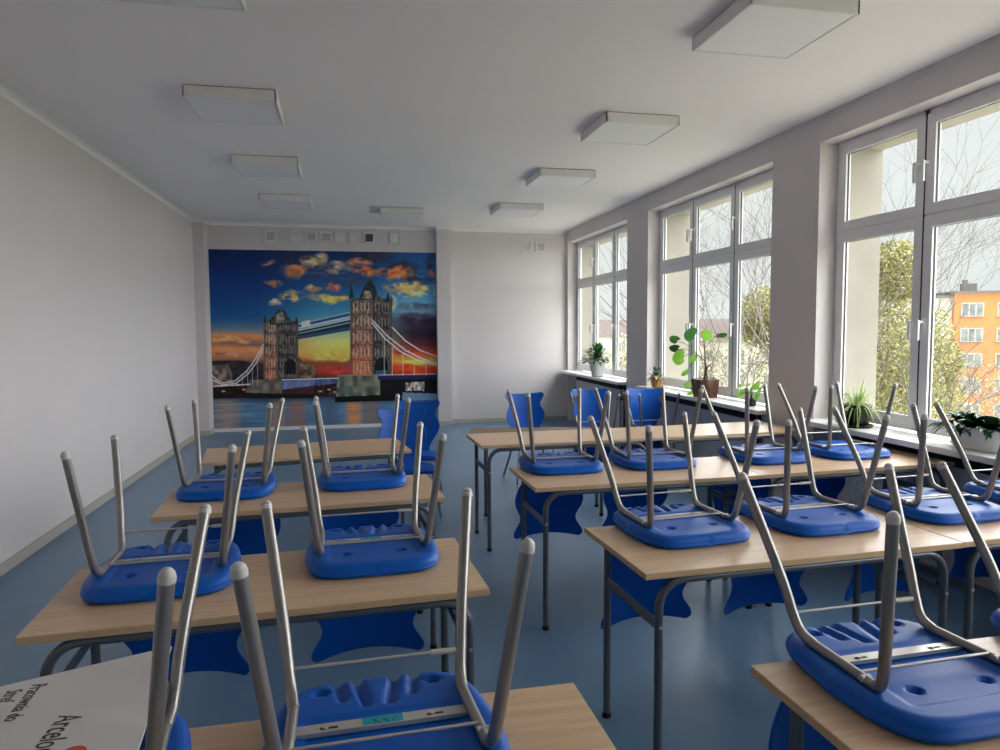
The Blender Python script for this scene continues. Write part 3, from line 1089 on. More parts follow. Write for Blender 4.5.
# ------------------------------------------------------------------ desks
def make_table(name, top_mat, edge_mat, zt=TABZ, w=1.327, d=0.572, inset=0.062):
    t = empty(name)
    b = MB()
    hw, hd = w / 2, d / 2
    b.box(-hw, -hd, zt - 0.022, hw, hd, zt, edge_mat, 0.002)
    b.box(-hw + 0.002, -hd + 0.002, zt - 0.001, hw - 0.002, hd - 0.002, zt + 0.0004, top_mat)
    b.build('tabletop', t)
    r = 0.0150
    xl, yf, yb_ = hw - inset, -hd + 0.024, hd - 0.10
    zr = zt - 0.022 - r
    bend = 0.095
    # front rail between the legs
    b = MB()
    b.tube([(-xl + bend, yf, zr), (xl - bend, yf, zr)], r, M['tframe'], 12)
    b.build('rail', t)
    b = MB()
    b.tube([(-xl, yb_, zr + 0.003), (xl, yb_, zr + 0.003)], r * 0.8, M['tframe'], 10)
    b.build('rail', t)
    for s in (-1, 1):
        pts = [(s * (xl - bend), yf, zr)]
        for k in range(1, 9):
            a = k / 8 * PI / 2
            pts.append((s * (xl - bend + bend * math.sin(a)), yf, zr - bend + bend * math.cos(a)))
        pts += [(s * xl, yf, 0.02)]
        b = MB()
        b.tube(pts, r, M['tframe'], 12)
        lg = b.build('leg', t)
        MB().tube([(s * xl, yf, 0.0), (s * xl, yf, 0.022)], r + 0.003, M['black'], 12).build('foot_cap', lg)
        MB().tube([(s * xl, yf - r - 0.004, 0.57), (s * xl, yf - r + 0.004, 0.57)], 0.006, M['plate'], 8).build('bolt', lg)
        b = MB()
        b.tube([(s * xl, yb_, zt - 0.023), (s * xl, yb_, 0.02)], r, M['tframe'], 12)
        lg = b.build('leg', t)
        MB().tube([(s * xl, yb_, 0.0), (s * xl, yb_, 0.022)], r + 0.003, M['black'], 12).build('foot_cap', lg)
        b = MB()
        b.tube([(s * xl, yf + 0.012, 0.57), (s * xl, yb_ - 0.012, 0.57)], 0.020, M['tframe'], 12, flat=0.4)
        b.build('side_bar', t)
    return t


desk = make_table('school_desk', M['wood'], M['edge'])
G3 = 'beech school desks in rows'
w_, d_ = 1.327, 0.572
desks = [(-0.828, 0.944, 0.6, 'beech desk nearest the viewer on the left, cut by the bottom edge'),
         (-0.911, 2.080, 3.2, 'beech desk second from the viewer in the left column'),
         (-0.893, 3.318, 3.4, 'beech desk third from the viewer in the left column'),
         (-0.935, 4.610, 7.5, 'last beech desk of the left column, empty, before the mural'),
         (0.947, 0.944, 0.5, 'beech desk in the bottom right corner under the large upturned chair'),
         (2.285, 0.960, 0.5, 'beech desk at the right edge beside the bottom right corner desk'),
         (0.952, 2.168, 2.4, 'aisle desk of the middle window-side row, its left legs fully visible'),
         (2.283, 2.228, 3.0, 'desk by the window in the middle row, below the white planter'),
         (0.912, 3.477, 1.1, 'aisle desk of the farther window-side row with two upturned chairs'),
         (2.243, 3.506, 2.6, 'desk by the window in the farther row, beside the black flowerpot'),
         (0.872, 4.830, 1.6, 'empty aisle desk of the farthest window-side row'),
         (2.203, 4.872, 3.6, 'empty desk by the window in the farthest row')]
for i, (x, y, a, lab) in enumerate(desks):
    o = desk if i == 0 else copy_tree(desk)
    ar = math.radians(a)
    ca, sa = math.cos(ar), math.sin(ar)
    wx, wy = w_ / 2, d_ / 2
    o.location = (x + ca * wx - sa * wy, y + sa * wx + ca * wy, 0)
    o.rotation_euler = (0, 0, ar)
    tag(o, lab, 'desk', G3)
low = make_table('low_table', M['darkwood'], M['darkwood'], 0.70, 1.25, 0.42, 0.135)
low.location = (1.60, 5.86, 0)
low.rotation_euler = (0, 0, math.radians(-12))
tag(low, 'darker brown table tucked behind the farthest window-side desks', 'table')


# ------------------------------------------------------------------ lettered board on the front left chair
def make_board():
    z0 = 0.893
    A = Vector((-0.408, 1.645, z0))
    B = Vector((-0.716, 1.520, z0))
    Cc = Vector((-0.366, 1.235, z0))
    D = B + (Cc - A)
    T = Matrix.Translation((-0.55, 1.4, z0))
    t = empty('lettered_board', (-0.55, 1.4, z0))
    bm_ = MB()
    o = Vector((-0.55, 1.4, z0))
    q = [A - o, B - o, D - o, Cc - o]
    h = Vector((0, 0, 0.004))
    bm_.add([v - h for v in q] + q, [(3, 2, 1, 0), (4, 5, 6, 7), (0, 1, 5, 4), (1, 2, 6, 5), (2, 3, 7, 6), (3, 0, 4, 7)][:], M['board'])
    bm_.build('panel', t)
    return t, T


brd, BT = make_board()
BI = BT.inverted()


def onboard(px, py):
    d = BT.to_3x3() @ Vector((0, 0, 1))
    r = ray(px, py)
    o = Vector((0, 0, EYE))
    t_ = (BT.translation - o).dot(d) / r.dot(d)
    return BI @ (o + r * t_)


def text_mesh(s, size, p0, p1, name, mt):
    """text starting at board pixel p0 and running towards p1"""
    a, c = onboard(*p0), onboard(*p1)
    a.z = c.z = 0
    dx = (c - a).normalized()
    nrm = Vector((0, 0, 1))
    cu = bpy.data.curves.new(name, 'FONT')
    cu.body = s
    cu.size = size
    cu.extrude = 0.0002
    cu.resolution_u = 3
    tmp = bpy.data.objects.new(name + '_tmp', cu)
    C.objects.link(tmp)
    dg = bpy.context.evaluated_depsgraph_get()
    me = bpy.data.meshes.new_from_object(tmp.evaluated_get(dg))
    bpy.data.objects.remove(tmp)
    dy = nrm.cross(dx)
    T = Matrix((dx * 0.62, dy, nrm)).transposed().to_4x4()
    T.translation = a + Vector((0, 0, 0.0006))
    me.transform(T)
    me.materials.clear()
    me.materials.append(mt)
    ob = bpy.data.objects.new(name, me)
    C.objects.link(ob)
    ob.parent = brd
    return ob


text_mesh('ArcelorMittal', 0.062, (59, 716), (33, 750), 'lettering', M['ink'])
text_mesh('Pracownia do', 0.040, (33, 685), (3, 722), 'lettering', M['ink'])
text_mesh('Stref', 0.040, (8, 691), (-14, 718), 'lettering', M['ink'])
pc = onboard(73, 753)
b = MB()
vs = [(pc.x + 0.020 * math.cos(k * PI / 12), pc.y + 0.020 * math.sin(k * PI / 12), 0.0007) for k in range(24)]
b.add(vs, [tuple(range(24))], M['red'])
b.build('round_emblem', brd)
tag(brd, 'white board with dark lettering lying across an upturned chair, bottom left', 'sign board')

# ------------------------------------------------------------------ plants
M['leaf'] = mat('leaf_green', (0.035, 0.13, 0.03, 1), 0.45, noise=0.35, scale=14)
M['leafd'] = mat('leaf_dark', (0.025, 0.09, 0.03, 1), 0.35, noise=0.35, scale=14)
M['leafb'] = mat('leaf_bright', (0.19, 0.42, 0.05, 1), 0.45, noise=0.3, scale=10)
M['leafy'] = mat('leaf_variegated', (0.50, 0.58, 0.26, 1), 0.5, noise=0.3, scale=30)
M['leafw'] = mat('petal_white', (0.75, 0.78, 0.66, 1), 0.5, noise=0.1)
M['stem'] = mat('woody_stem', (0.14, 0.09, 0.06, 1), 0.8, noise=0.3, scale=30)
M['soil'] = mat('potting_soil', (0.03, 0.02, 0.015, 1), 0.95, noise=0.4, scale=40)
M['potw'] = mat('white_pot_glaze', (0.70, 0.70, 0.70, 1), 0.3, noise=0.02)
M['poto'] = mat('orange_pot_glaze', (0.50, 0.20, 0.03, 1), 0.4, noise=0.1)
M['potb'] = mat('brown_ribbed_pot', (0.20, 0.10, 0.07, 1), 0.6, noise=0.35, scale=25)
M['potk'] = mat('black_pot', (0.012, 0.012, 0.012, 1), 0.35, noise=0.05)
for k_ in ('leaf', 'leafb', 'leafy'):
    bs = M[k_].node_tree.nodes['Principled BSDF']
    nt_ = M[k_].node_tree
    tl = nt_.nodes.new('ShaderNodeBsdfTranslucent')
    src = bs.inputs['Base Color'].links[0].from_socket
    nt_.links.new(src, tl.inputs[0])
    ms = nt_.nodes.new('ShaderNodeMixShader')
    ms.inputs[0].default_value = 0.4
    out = [q for q in nt_.nodes if q.type == 'OUTPUT_MATERIAL'][0]
    nt_.links.new(bs.outputs[0], ms.inputs[1])
    nt_.links.new(tl.outputs[0], ms.inputs[2])
    nt_.links.new(ms.outputs[0], out.inputs[0])


def leaf(b, base, dirv, L, wd, mt, droop=0.3, fold=0.15, n=6, shape=0.5):
    d = Vector(dirv).normalized()
    side = d.cross(Vector((0, 0, 1)))
    if side.length < 0.05:
        side = Vector((1, 0, 0))
    side.normalize()
    nr = side.cross(d)
    vs, fs = [], []
    for i in range(n + 1):
        t_ = i / n
        w_ = wd * math.sin(PI * min(1, t_ ** shape * 0.97 + 0.03)) + 0.0005
        p = Vector(base) + d * L * t_ - Vector((0, 0, 1)) * droop * L * t_ * t_
        vs += [p - side * w_ / 2 + nr * fold * w_, p, p + side * w_ / 2 + nr * fold * w_]
    for i in range(n):
        a = i * 3
        fs += [(a, a + 1, a + 4, a + 3), (a + 1, a + 2, a + 5, a + 4)]
    b.add(vs, fs, mt, True)


def clampx(b, lim=0.125):
    b.v = [(x if x <= 0.02 else 0.02 + (lim - 0.02) * math.tanh((x - 0.02) / (lim - 0.02) * 0.6), y, z) for x, y, z in b.v]
    return b


def pot(parent, prof, mt, name='pot', seg=28, sx=1, sy=1):
    b = MB()
    b.lathe(prof, mt, (0, 0, 0), seg, sx, sy)
    return b.build(name, parent)


def soil(parent, r, z, sx=1, sy=1):
    b = MB()
    b.lathe([(0, z + 0.004), (r * 0.7, z + 0.003), (r, z)], M['soil'], (0, 0, 0), 20, sx, sy)
    b.build('soil', parent)


SZ = NZ0 + 0.04
# bushy plant in a white pot, farthest window
p = empty('potted_plant', (3.56, 9.92, SZ))
pot(p, [(0, 0), (0.075, 0), (0.085, 0.02), (0.125, 0.20), (0.132, 0.215), (0.124, 0.215), (0.115, 0.19), (0, 0.19)], M['potw'])
b = MB()
for k in range(300):
    a = random.uniform(0, 2 * PI)
    el = random.uniform(-0.25, 1.35)
    d = Vector((math.cos(a) * math.cos(el), math.sin(a) * math.cos(el), math.sin(el)))
    r0 = random.uniform(0.02, 0.22)
    leaf(b, Vector((0, 0, 0.25)) + d * r0, d + Vector((0, 0, 0.2)), random.uniform(0.09, 0.16), random.uniform(0.035, 0.055), M['leaf'] if k % 3 else M['leafd'], 0.5)
clampx(b, 0.20).build('foliage', p)
tag(p, 'bushy green plant in a round white pot on the farthest window sill', 'potted plant')

# orange pot
p = empty('potted_plant', (3.60, 7.93, SZ))
pot(p, [(0, 0), (0.045, 0), (0.055, 0.02), (0.072, 0.11), (0.076, 0.125), (0.068, 0.125), (0.062, 0.10), (0, 0.10)], M['poto'])
b = MB()
for k in range(150):
    a = random.uniform(0, 2 * PI)
    el = random.uniform(-0.3, 1.3)
    d = Vector((math.cos(a) * math.cos(el), math.sin(a) * math.cos(el), math.sin(el)))
    leaf(b, Vector((0, 0, 0.12)) + d * random.uniform(0.02, 0.12), d, random.uniform(0.05, 0.085), 0.026, M['leafw'] if k % 9 == 0 else M['leafd'], 0.6)
clampx(b).build('foliage', p)
tag(p, 'little flowering plant in an orange pot on the middle window sill', 'potted plant')

# tall plant with large round leaves, brown ribbed pot
p = empty('potted_plant', (3.60, 6.73, SZ))
b = MB()
hw0, hw1, hh = 0.095, 0.118, 0.19
for k in range(40):
    a = 2 * PI * k / 40
    ca, sa = math.cos(a), math.sin(a)
    sq = 1 / max(abs(ca), abs(sa)) ** 0.7
    x0_, y0_ = ca * sq * hw0 * 0.95, sa * sq * hw0 * 0.95
    x1_, y1_ = ca * sq * hw1 * 0.95, sa * sq * hw1 * 0.95
    b.tube([(x0_, y0_, 0.0), (x1_, y1_, hh)], 0.009, M['potb'], 6)
vs0 = []
b.lathe([(0, 0.004), (hw0, 0.004), (hw1 * 1.02, hh - 0.004), (hw1 * 0.9, hh - 0.004), (hw1 * 0.85, hh - 0.02), (0, hh - 0.02)], M['potb'])
b.build('pot', p)
soil(p, 0.095, hh - 0.018)
b = MB()
st1 = smooth([(0, 0.0, 0.17), (0.01, 0.02, 0.30), (-0.01, -0.01, 0.42), (0.0, 0.03, 0.56), (0.0, 0.06, 0.62)], 5)
st2 = smooth([(0.01, -0.03, 0.17), (0, -0.02, 0.28), (0.02, 0.03, 0.36), (0.0, 0.12, 0.42)], 5)
st3 = smooth([(-0.01, 0.02, 0.17), (0.01, -0.02, 0.30), (0.0, -0.09, 0.34), (0, -0.14, 0.30)], 5)
for s_ in (st1, st2, st3):
    b.tube(s_, 0.010, M['stem'], 7, r2=0.005)
big = [((674.5, 339), 0.16, 0.10, M['leaf'], (-0.3, 0.5, 0.55)), ((674.5, 348), 0.15, 0.09, M['leafd'], (-0.4, 0.6, 0.1)), ((679, 357), 0.17, 0.18, M['leafb'], (-0.9, 0.3, -0.1)),
       ((690.6, 334), 0.16, 0.16, M['leaf'], (-0.9, 0.2, 0.3)), ((706, 335), 0.13, 0.13, M['leafb'], (-0.9, -0.3, 0.3)), ((720.6, 335), 0.15, 0.05, M['leaf'], (-0.5, 0.8, 0.0)),
       ((693, 358), 0.10, 0.08, M['leafb'], (-0.9, 0.1, 0.2)), ((685, 372), 0.10, 0.06, M['leafb'], (-0.8, 0.1, 0.3)), ((688, 384), 0.11, 0.06, M['leafb'], (-0.8, 0.2, 0.3)),
       ((690, 393), 0.09, 0.05, M['leafb'], (-0.8, -0.2, 0.3))]
fo = MB()
for (q, L, wd, mt_, nrm) in big:
    r = ray(*q)
    w = Vector((0, 0, EYE)) + r * (3.56 / r.x)
    c = w - p.location
    nrm = (Vector((-0.5, -0.85, 0.2)) + Vector(nrm) * 0.55).normalized()
    src = min(st1 + st2 + st3, key=lambda s_: (s_ - c).length)
    hd = (c - src)
    hd = hd - nrm * hd.dot(nrm)
    if hd.length < 0.02:
        hd = Vector((0, 0.3, 1))
    hd.normalize()
    sd_ = hd.cross(nrm).normalized()
    hd = nrm.cross(sd_)
    vs = [c]
    n_ = 20
    for k in range(n_):
        a = 2 * PI * k / n_
        rr = 1.0 - (0.28 if abs(a - PI) < 0.35 else 0)
        vs.append(c + hd * math.cos(a) * L * 0.5 * rr + sd_ * math.sin(a) * wd * 0.5 - nrm * 0.018 * abs(math.sin(a)) + Vector((0, 0, -0.012)) * math.cos(a))
    fo.add(vs, [(0, k + 1, (k + 1) % n_ + 1) for k in range(n_)], mt_, True)
    b.tube(smooth([src, (src + c) / 2 + Vector((0, 0, 0.03)), c - hd * L * 0.33], 4), 0.003, M['stem'], 5)
b.build('stem', p)
clampx(fo).build('foliage', p)
tag(p, 'tall plant with big round leaves in a brown ribbed pot', 'potted plant')

# small lime-leaved plant
p = empty('potted_plant', (3.60, 5.86, SZ))
pot(p, [(0, 0), (0.035, 0), (0.045, 0.02), (0.052, 0.075), (0.048, 0.075), (0.044, 0.06), (0, 0.06)], M['potk'])
b = MB()
fo = MB()
for (y, z_, s_) in [(0.16, 0.10, 0.055), (0.12, 0.11, 0.05), (-0.13, 0.115, 0.06), (-0.12, 0.20, 0.055), (0.06, 0.15, 0.03), (-0.05, 0.17, 0.03), (0.0, 0.13, 0.035), (0.17, 0.17, 0.03), (0.03, 0.19, 0.025), (-0.17, 0.17, 0.03)]:
    c = Vector((-0.02, y, z_))
    b.tube(smooth([(0, 0, 0.06), (0, y * 0.4, z_ * 0.8 + 0.04), c], 4), 0.002, M['stem'], 4)
    vs = [c]
    for k in range(14):
        a = 2 * PI * k / 14
        vs.append(c + Vector((random.uniform(-0.01, 0.01) + 0.3 * s_ * math.sin(a), math.cos(a) * s_ * 0.7, math.sin(a) * s_ * 0.8)))
    fo.add(vs, [(0, k + 1, (k + 1) % 14 + 1) for k in range(14)], M['leafb'], True)
b.build('stem', p)
clampx(fo).build('foliage', p)
tag(p, 'small trailing plant with lime round leaves behind the chair legs', 'potted plant')

# spider plant in black pot
p = empty('potted_plant', (3.60, 4.47, SZ))
pot(p, [(0, 0.012), (0.07, 0.012), (0.085, 0.03), (0.105, 0.155), (0.108, 0.165), (0.100, 0.165), (0.096, 0.15), (0, 0.15)], M['potk'], seg=14)
pot(p, [(0, 0), (0.105, 0), (0.118, 0.018), (0.112, 0.018), (0.10, 0.008), (0, 0.008)], M['potk'], 'saucer')
b = MB()
for k in range(110):
    a = random.uniform(0, 2 * PI)
    el = random.uniform(0.15, 1.45)
    L = random.uniform(0.16, 0.32)
    d = Vector((math.cos(a) * math.cos(el), math.sin(a) * math.cos(el), math.sin(el)))
    leaf(b, (math.cos(a) * 0.03, math.sin(a) * 0.03, 0.15), d, L, 0.010, M['leafy'] if k % 5 else M['leafb'], random.uniform(0.3, 1.15) * math.cos(el) + 0.1, 0.2, 8, 0.6)
for yy, xx in ((0.10, -0.05), (-0.10, -0.07), (0.0, -0.11)):
    for k in range(3):
        b.tube(smooth([(0, 0, 0.16), (xx * 0.8, yy * 0.7, 0.24), (xx * 1.1, yy * 1.25, 0.14), (xx * 1.2, yy * 1.3 + 0.01 * k, 0.012)], 5), 0.0025, M['leafy'], 4)
clampx(b).build('foliage', p)
tag(p, 'spider plant with thin pale leaves in a black pot', 'potted plant')

# broad-leaved plant in white oval planter
p = empty('potted_plant', (3.635, 3.48, SZ))
pot(p, [(0, 0), (0.125, 0), (0.140, 0.015), (0.155, 0.125), (0.157, 0.135), (0.149, 0.135), (0.146, 0.12), (0, 0.115)], M['potw'], 'planter', 32, 0.55, 1.25)
b = MB()
for k in range(130):
    a = random.uniform(0, 2 * PI)
    el = random.uniform(-0.05, 1.35)
    y0_ = random.uniform(-0.15, 0.15)
    d = Vector((math.cos(a) * math.cos(el), math.sin(a) * math.cos(el), math.sin(el)))
    leaf(b, Vector((random.uniform(-0.04, 0.04), y0_, 0.13)) + d * 0.02, d, random.uniform(0.09, 0.15), random.uniform(0.055, 0.08), M['leafd'], 0.45, 0.25)
for k in range(3):
    leaf(b, (-0.03, 0.17, 0.13), (-0.3, 1.0, 0.3 - 0.3 * k), 0.12, 0.05, M['leafd'], 0.6, 0.25)
clampx(b).build('foliage', p)
tag(p, 'dark broad-leaved plant in a white oval planter on the nearest sill', 'potted plant')

# ------------------------------------------------------------------ outside
M['ground'] = mat('dry_grass', (0.52, 0.49, 0.38, 1), 0.95, col2=(0.58, 0.56, 0.42, 1), scale=0.15)
M['orange'] = mat('orange_render', (0.88, 0.33, 0.13, 1), 0.9, noise=0.05, scale=0.6)
M['grey_r'] = mat('pale_grey_render', (0.74, 0.74, 0.68, 1), 0.9, noise=0.05, scale=0.4)
M['roof'] = mat('roof_edge', (0.22, 0.20, 0.20, 1), 0.8, noise=0.1)
M['redroof'] = mat('faded_red_tiles', (0.13, 0.10, 0.092, 1), 0.9, noise=0.1, scale=2)
M['white_o'] = mat('white_window_frames', (0.80, 0.80, 0.80, 1), 0.5, noise=0.02)
M['pane_o'] = mat('curtained_panes', (0.30, 0.33, 0.34, 1), 0.3, noise=0.5, scale=0.9)
M['bark'] = mat('bark', (0.20, 0.18, 0.165, 1), 0.9, noise=0.2, scale=4)
M['twig'] = mat('dry_twigs', (0.58, 0.52, 0.42, 1), 0.9, noise=0.3, scale=2)
M['fol1'] = mat('spring_foliage', (0.42, 0.40, 0.19, 1), 0.8, noise=0.3, scale=3)
M['fol2'] = mat('olive_foliage', (0.36, 0.36, 0.17, 1), 0.8, noise=0.3, scale=3)

g_ = struct(MB().box(4.3, -150, -9.2, 500, 400, -9.0, M['ground']).build('terrain'))

# orange block of flats
P1 = Vector((0, 0, EYE)) + ray(955, 290) * 76
P2 = Vector((0, 0, EYE)) + ray(1000, 290) * 75
P1.z = P2.z = 0
fx = (P2 - P1).normalized()
nrm = Vector((0, 0, 1)).cross(fx)
if nrm.dot(P1) > 0:
    nrm = -nrm
rz = math.atan2(fx.y, fx.x)
ob_ = empty('apartment_block', (P1.x, P1.y, -9), rz)
ld = (Matrix.Rotation(-rz, 3, 'Z') @ nrm).y     # sign of outward direction in local y
so = 1 if ld > 0 else -1
HT = 4.95 + 9
b = MB()
b.box(0, 0, 0, 26, -so * 11, HT, M['orange'])
b.build('facade', ob_)
b = MB()
b.box(-0.25, so * 0.35, HT, 26.2, -so * 11.2, HT + 0.28, M['roof'])
b.build('roof', ob_)
for cx in (3.1, 7.4):
    b = MB()
    b.box(cx - 0.9, -so * 4.0, HT + 0.28, cx + 0.5, -so * 5.0, HT + 1.3, M['roof'])
    b.box(cx - 0.8, -so * 4.1, HT + 1.3, cx - 0.4, -so * 4.6, HT + 1.7, M['roof'])
    b.build('chimney', ob_)
for fl in range(5):
    zc_ = HT - 1.70 - fl * 2.72
    for wx in range(7):
        xc = 1.75 + wx * 3.45
        b = MB()
        o1 = so * 0.03
        b.box(xc - 1.08, -so * 0.02, zc_ - 0.78, xc + 1.08, o1, zc_ + 0.72, M['white_o'])
        b.box(xc - 1.15, -so * 0.02, zc_ - 0.84, xc + 1.15, so * 0.16, zc_ - 0.78, M['roof'])
        wn = b.build('window', ob_)
        b = MB()
        for px0, px1 in ((-0.98, -0.38), (-0.28, 0.28), (0.38, 0.98)):
            b.box(xc + px0, 0, zc_ - 0.68, xc + px1, so * 0.05, zc_ + 0.62, M['pane_o'])
        b.build('pane', wn)
tag(ob_, 'orange block of flats seen through the nearest window', 'building')

# pale block to its left
Q1 = P1 - fx * 5.45 - nrm * 0.35
Q1.z = 4.85
pb = empty('apartment_block', (Q1.x, Q1.y, -9), rz)
b = MB()
b.box(0, 0, 0, 5.4, -so * 12, Q1.z + 9 - 0.3, M['grey_r'])
b.build('facade', pb)
b = MB()
b.box(-0.2, so * 0.2, Q1.z + 8.7, 5.5, -so * 12, Q1.z + 8.95, M['roof'])
b.build('roof', pb)
b = MB()
b.box(2.3, -so * 3, Q1.z + 8.95, 3.3, -so * 4, Q1.z + 9.8, M['redroof'])
b.build('chimney', pb)
tag(pb, 'pale grey windowless building left of the orange block', 'building')


def house(px, py, D, w, d, h, lab, a=0.3, roofh=2.4):
    P_ = Vector((0, 0, EYE)) + ray(px, py) * D
    zt = P_.z + 9
    t = empty('house', (P_.x, P_.y, -9), a)
    b = MB()
    b.box(-w / 2, -d / 2, 0, w / 2, d / 2, zt - roofh, M['grey_r'])
    b.build('wall', t)
    b = MB()
    q = zt - roofh
    vs = [(-w / 2 - .4, -d / 2 - .4, q), (w / 2 + .4, -d / 2 - .4, q), (w / 2 + .4, d / 2 + .4, q), (-w / 2 - .4, d / 2 + .4, q), (-w / 2 - .4, 0, zt), (w / 2 + .4, 0, zt)]
    b.add(vs, [(0, 1, 5, 4), (2, 3, 4, 5), (0, 4, 3), (1, 2, 5), (0, 3, 2, 1)], M['redroof'])
    b.build('roof', t)
    for fl in range(2):
        for k in range(4):
            xx = -w / 2 + (k + 0.5) * w / 4
            MB().box(xx - 0.6, -d / 2 - 0.05, q - 2.2 - fl * 3, xx + 0.6, -d / 2 + 0.05, q - 0.9 - fl * 3, M['pane_o']).build('window', t)
    tag(t, lab, 'house', 'distant houses beyond the gardens')


house(603, 320, 125, 20, 12, 8, 'distant pale house with faded red roof seen through the farthest window', -0.35)
house(626, 321, 110, 14, 11, 8, 'distant pale house behind the white pot plant, right panes of the farthest window', -0.2)
house(708, 319, 120, 18, 12, 8, 'distant red-roofed house above the thicket, middle window', -0.55)
house(728, 323, 90, 14, 10, 8, 'distant low house behind bare branches in the middle window', -0.6)


# trees
def grow(b, p, d, L, r, depth, spread, mt, tips, seg=4):
    n_ = 3
    pts = [p]
    q = p.copy()
    dd = d.copy()
    for k in range(n_):
        dd = (dd + Vector((random.uniform(-1, 1), random.uniform(-1, 1), random.uniform(-0.6, 0.8))) * 0.16).normalized()
        q = q + dd * L / n_
        pts.append(q.copy())
    b.tube(pts, r, mt, seg, caps=False, r2=r * 0.6)
    tips.append(q.copy())
    if depth <= 0:
        return
    for k in range(3 if depth > 1 else 4):
        nd = (dd + Vector((random.uniform(-1, 1), random.uniform(-1, 1), random.uniform(-0.5, 0.9))) * spread).normalized()
        st = pts[random.choice((2, 3))] if k else q
        grow(b, st, nd, L * random.uniform(0.6, 0.8), r * 0.58, depth - 1, spread, mt, tips, 3)


def tree(name, px, D, ztop, H, lab, depth=5, spread=0.75, fol=None, nfol=0, r=0.06, group=None, fsize=0.16, crown=None):
    P_ = ray(px, 330) * D
    t = empty(name, (P_.x, P_.y, -9))
    b = MB()
    tips = []
    Ht = ztop + 9
    trunk = Ht * (1 - H)
    b.tube([(0, 0, 0), (0.1, 0.05, trunk / 2), (0, 0, trunk)], r * 1.3, M['bark'], 6, r2=r)
    L0 = Ht * H * 0.36
    for k in range(3):
        a = k * 2.1 + random.random()
        grow(b, Vector((0, 0, trunk - 0.1)), Vector((math.cos(a) * 0.45, math.sin(a) * 0.45, 1)).normalized(), L0, r * 0.75, depth - 1, spread, M['bark'], tips)
    b.build('trunk_and_branches', t)
    if fol:
        b = MB()
        if crown:
            for k in range(nfol):
                c0 = random.choice(crown)
                v = Vector((random.gauss(0, 1), random.gauss(0, 1), random.gauss(0, 1))).normalized() * (random.random() ** 0.4)
                c = Vector((c0[0] + v.x * c0[3], c0[1] + v.y * c0[3], c0[2] + 9 + v.z * c0[4]))
                e1 = Vector((random.uniform(-1, 1), random.uniform(-1, 1), random.uniform(-1, 1))).normalized() * fsize
                e2 = e1.cross(Vector((random.uniform(-1, 1), random.uniform(-1, 1), random.uniform(-1, 1)))).normalized() * fsize * 0.45
                b.add([c - e1, c - e2, c + e1, c + e2], [(0, 1, 2, 3)], fol)
        else:
            for k in range(nfol):
                c = random.choice(tips) + Vector((random.gauss(0, .25), random.gauss(0, .25), random.gauss(0, .25)))
                e1 = Vector((random.uniform(-1, 1), random.uniform(-1, 1), random.uniform(-1, 1))).normalized() * fsize
                e2 = e1.cross(Vector((random.uniform(-1, 1), random.uniform(-1, 1), random.uniform(-1, 1)))).normalized() * fsize * 0.45
                b.add([c - e1, c - e2, c + e1, c + e2], [(0, 1, 2, 3)], fol)
        b.build('foliage', t)
    tag(t, lab, 'tree', group)
    return t


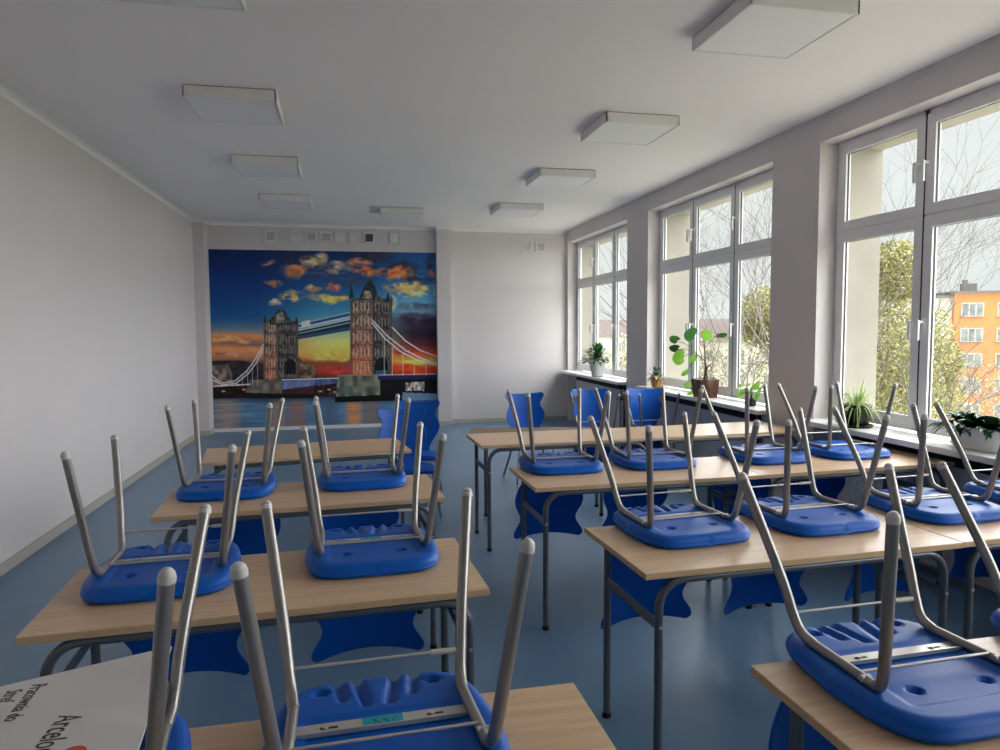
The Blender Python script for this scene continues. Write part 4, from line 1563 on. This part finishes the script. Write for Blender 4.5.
tree('tree', 893, 17, 3.7, 0.5, 'yellow-green leafy tree filling the left pane of the nearest window', 4, 0.7, M['fol1'], 22000, fsize=0.05,
     crown=[(0, 0, 2.9, 0.75, 0.75), (0.15, -0.1, 1.2, 1.15, 1.2), (-0.1, 0.1, 0.0, 1.3, 1.1), (0.2, 0, -1.4, 1.3, 1.2)])
tree('tree', 941, 24, 1.6, 0.4, 'small yellow-green tree in front of the pale grey building', 4, 0.7, M['fol2'], 7000, fsize=0.06,
     crown=[(0, 0, 0.3, 0.75, 0.9), (-0.1, 0.1, -1.0, 0.9, 1.0)])
tree('tree', 768, 20, 3.2, 0.4, 'rounded yellow-green crown in the right pane of the middle window', 4, 0.7, M['fol1'], 8000, fsize=0.055,
     crown=[(0, 0, 2.0, 0.85, 0.75), (0.1, 0, 1.4, 0.8, 0.5)])
tree('bare_tree', 716, 16, 5.2, 0.55, 'bare branching tree behind the round-leaved plant', 6, 0.8, r=0.05)
tree('bare_tree', 757, 18, 7.0, 0.6, 'bare tall tree in the right pane of the middle window', 6, 0.75, r=0.055)
tree('bare_tree', 905, 26, 6.2, 0.55, 'bare tree whose twigs rise beside the leafy tree, nearest window', 6, 0.8, r=0.05)
tree('bare_tree', 955, 30, 2.8, 0.5, 'bare twiggy tree before the left edge of the orange block', 5, 0.9, r=0.035)


def thicket(px, D, ztop, w, lab, nt_=1500):
    P_ = ray(px, 350) * D
    t = empty('thicket', (P_.x, P_.y, -9))
    b = MB()
    ax = Vector((0.87, -0.5, 0))
    ay = Vector((0.5, 0.87, 0))
    for k in range(nt_):
        o = ax * random.uniform(-w, w) + ay * random.uniform(-1.2, 1.2) + Vector((0, 0, random.uniform(4.5, ztop + 8.0)))
        d = Vector((random.uniform(-1, 1), random.uniform(-1, 1), random.uniform(0.0, 1.2))).normalized() * random.uniform(0.5, 1.4)
        b.tube([o, o + d * 0.5 + Vector((random.uniform(-.1, .1), random.uniform(-.1, .1), 0)), o + d], 0.011, M['twig'] if k % 3 else M['bark'], 3, caps=False, r2=0.004)
    for k in range(nt_ * 2):
        c = ax * random.uniform(-w, w) + ay * random.uniform(-1.2, 1.2) + Vector((0, 0, random.uniform(4.5, ztop + 8.8)))
        e1 = Vector((random.uniform(-1, 1), random.uniform(-1, 1), random.uniform(-1, 1))).normalized() * 0.07
        e2 = e1.cross(Vector((random.uniform(-1, 1), random.uniform(-1, 1), random.uniform(-1, 1)))).normalized() * 0.035
        b.add([c - e1, c - e2, c + e1, c + e2], [(0, 1, 2, 3)], M['twig'] if k % 2 else M['fol2'])
    b2 = b.build('twigs', t)
    tag(t, lab, 'bushes')


thicket(735, 20, 1.6, 3.4, 'dry twiggy thicket filling the lower panes of the middle window', 2600)
thicket(612, 45, 0.8, 4.0, 'dry bushes below the distant houses, farthest window', 1200)
thicket(900, 30, 0.2, 4.5, 'low dry bushes behind the leafy trees, nearest window', 1600)
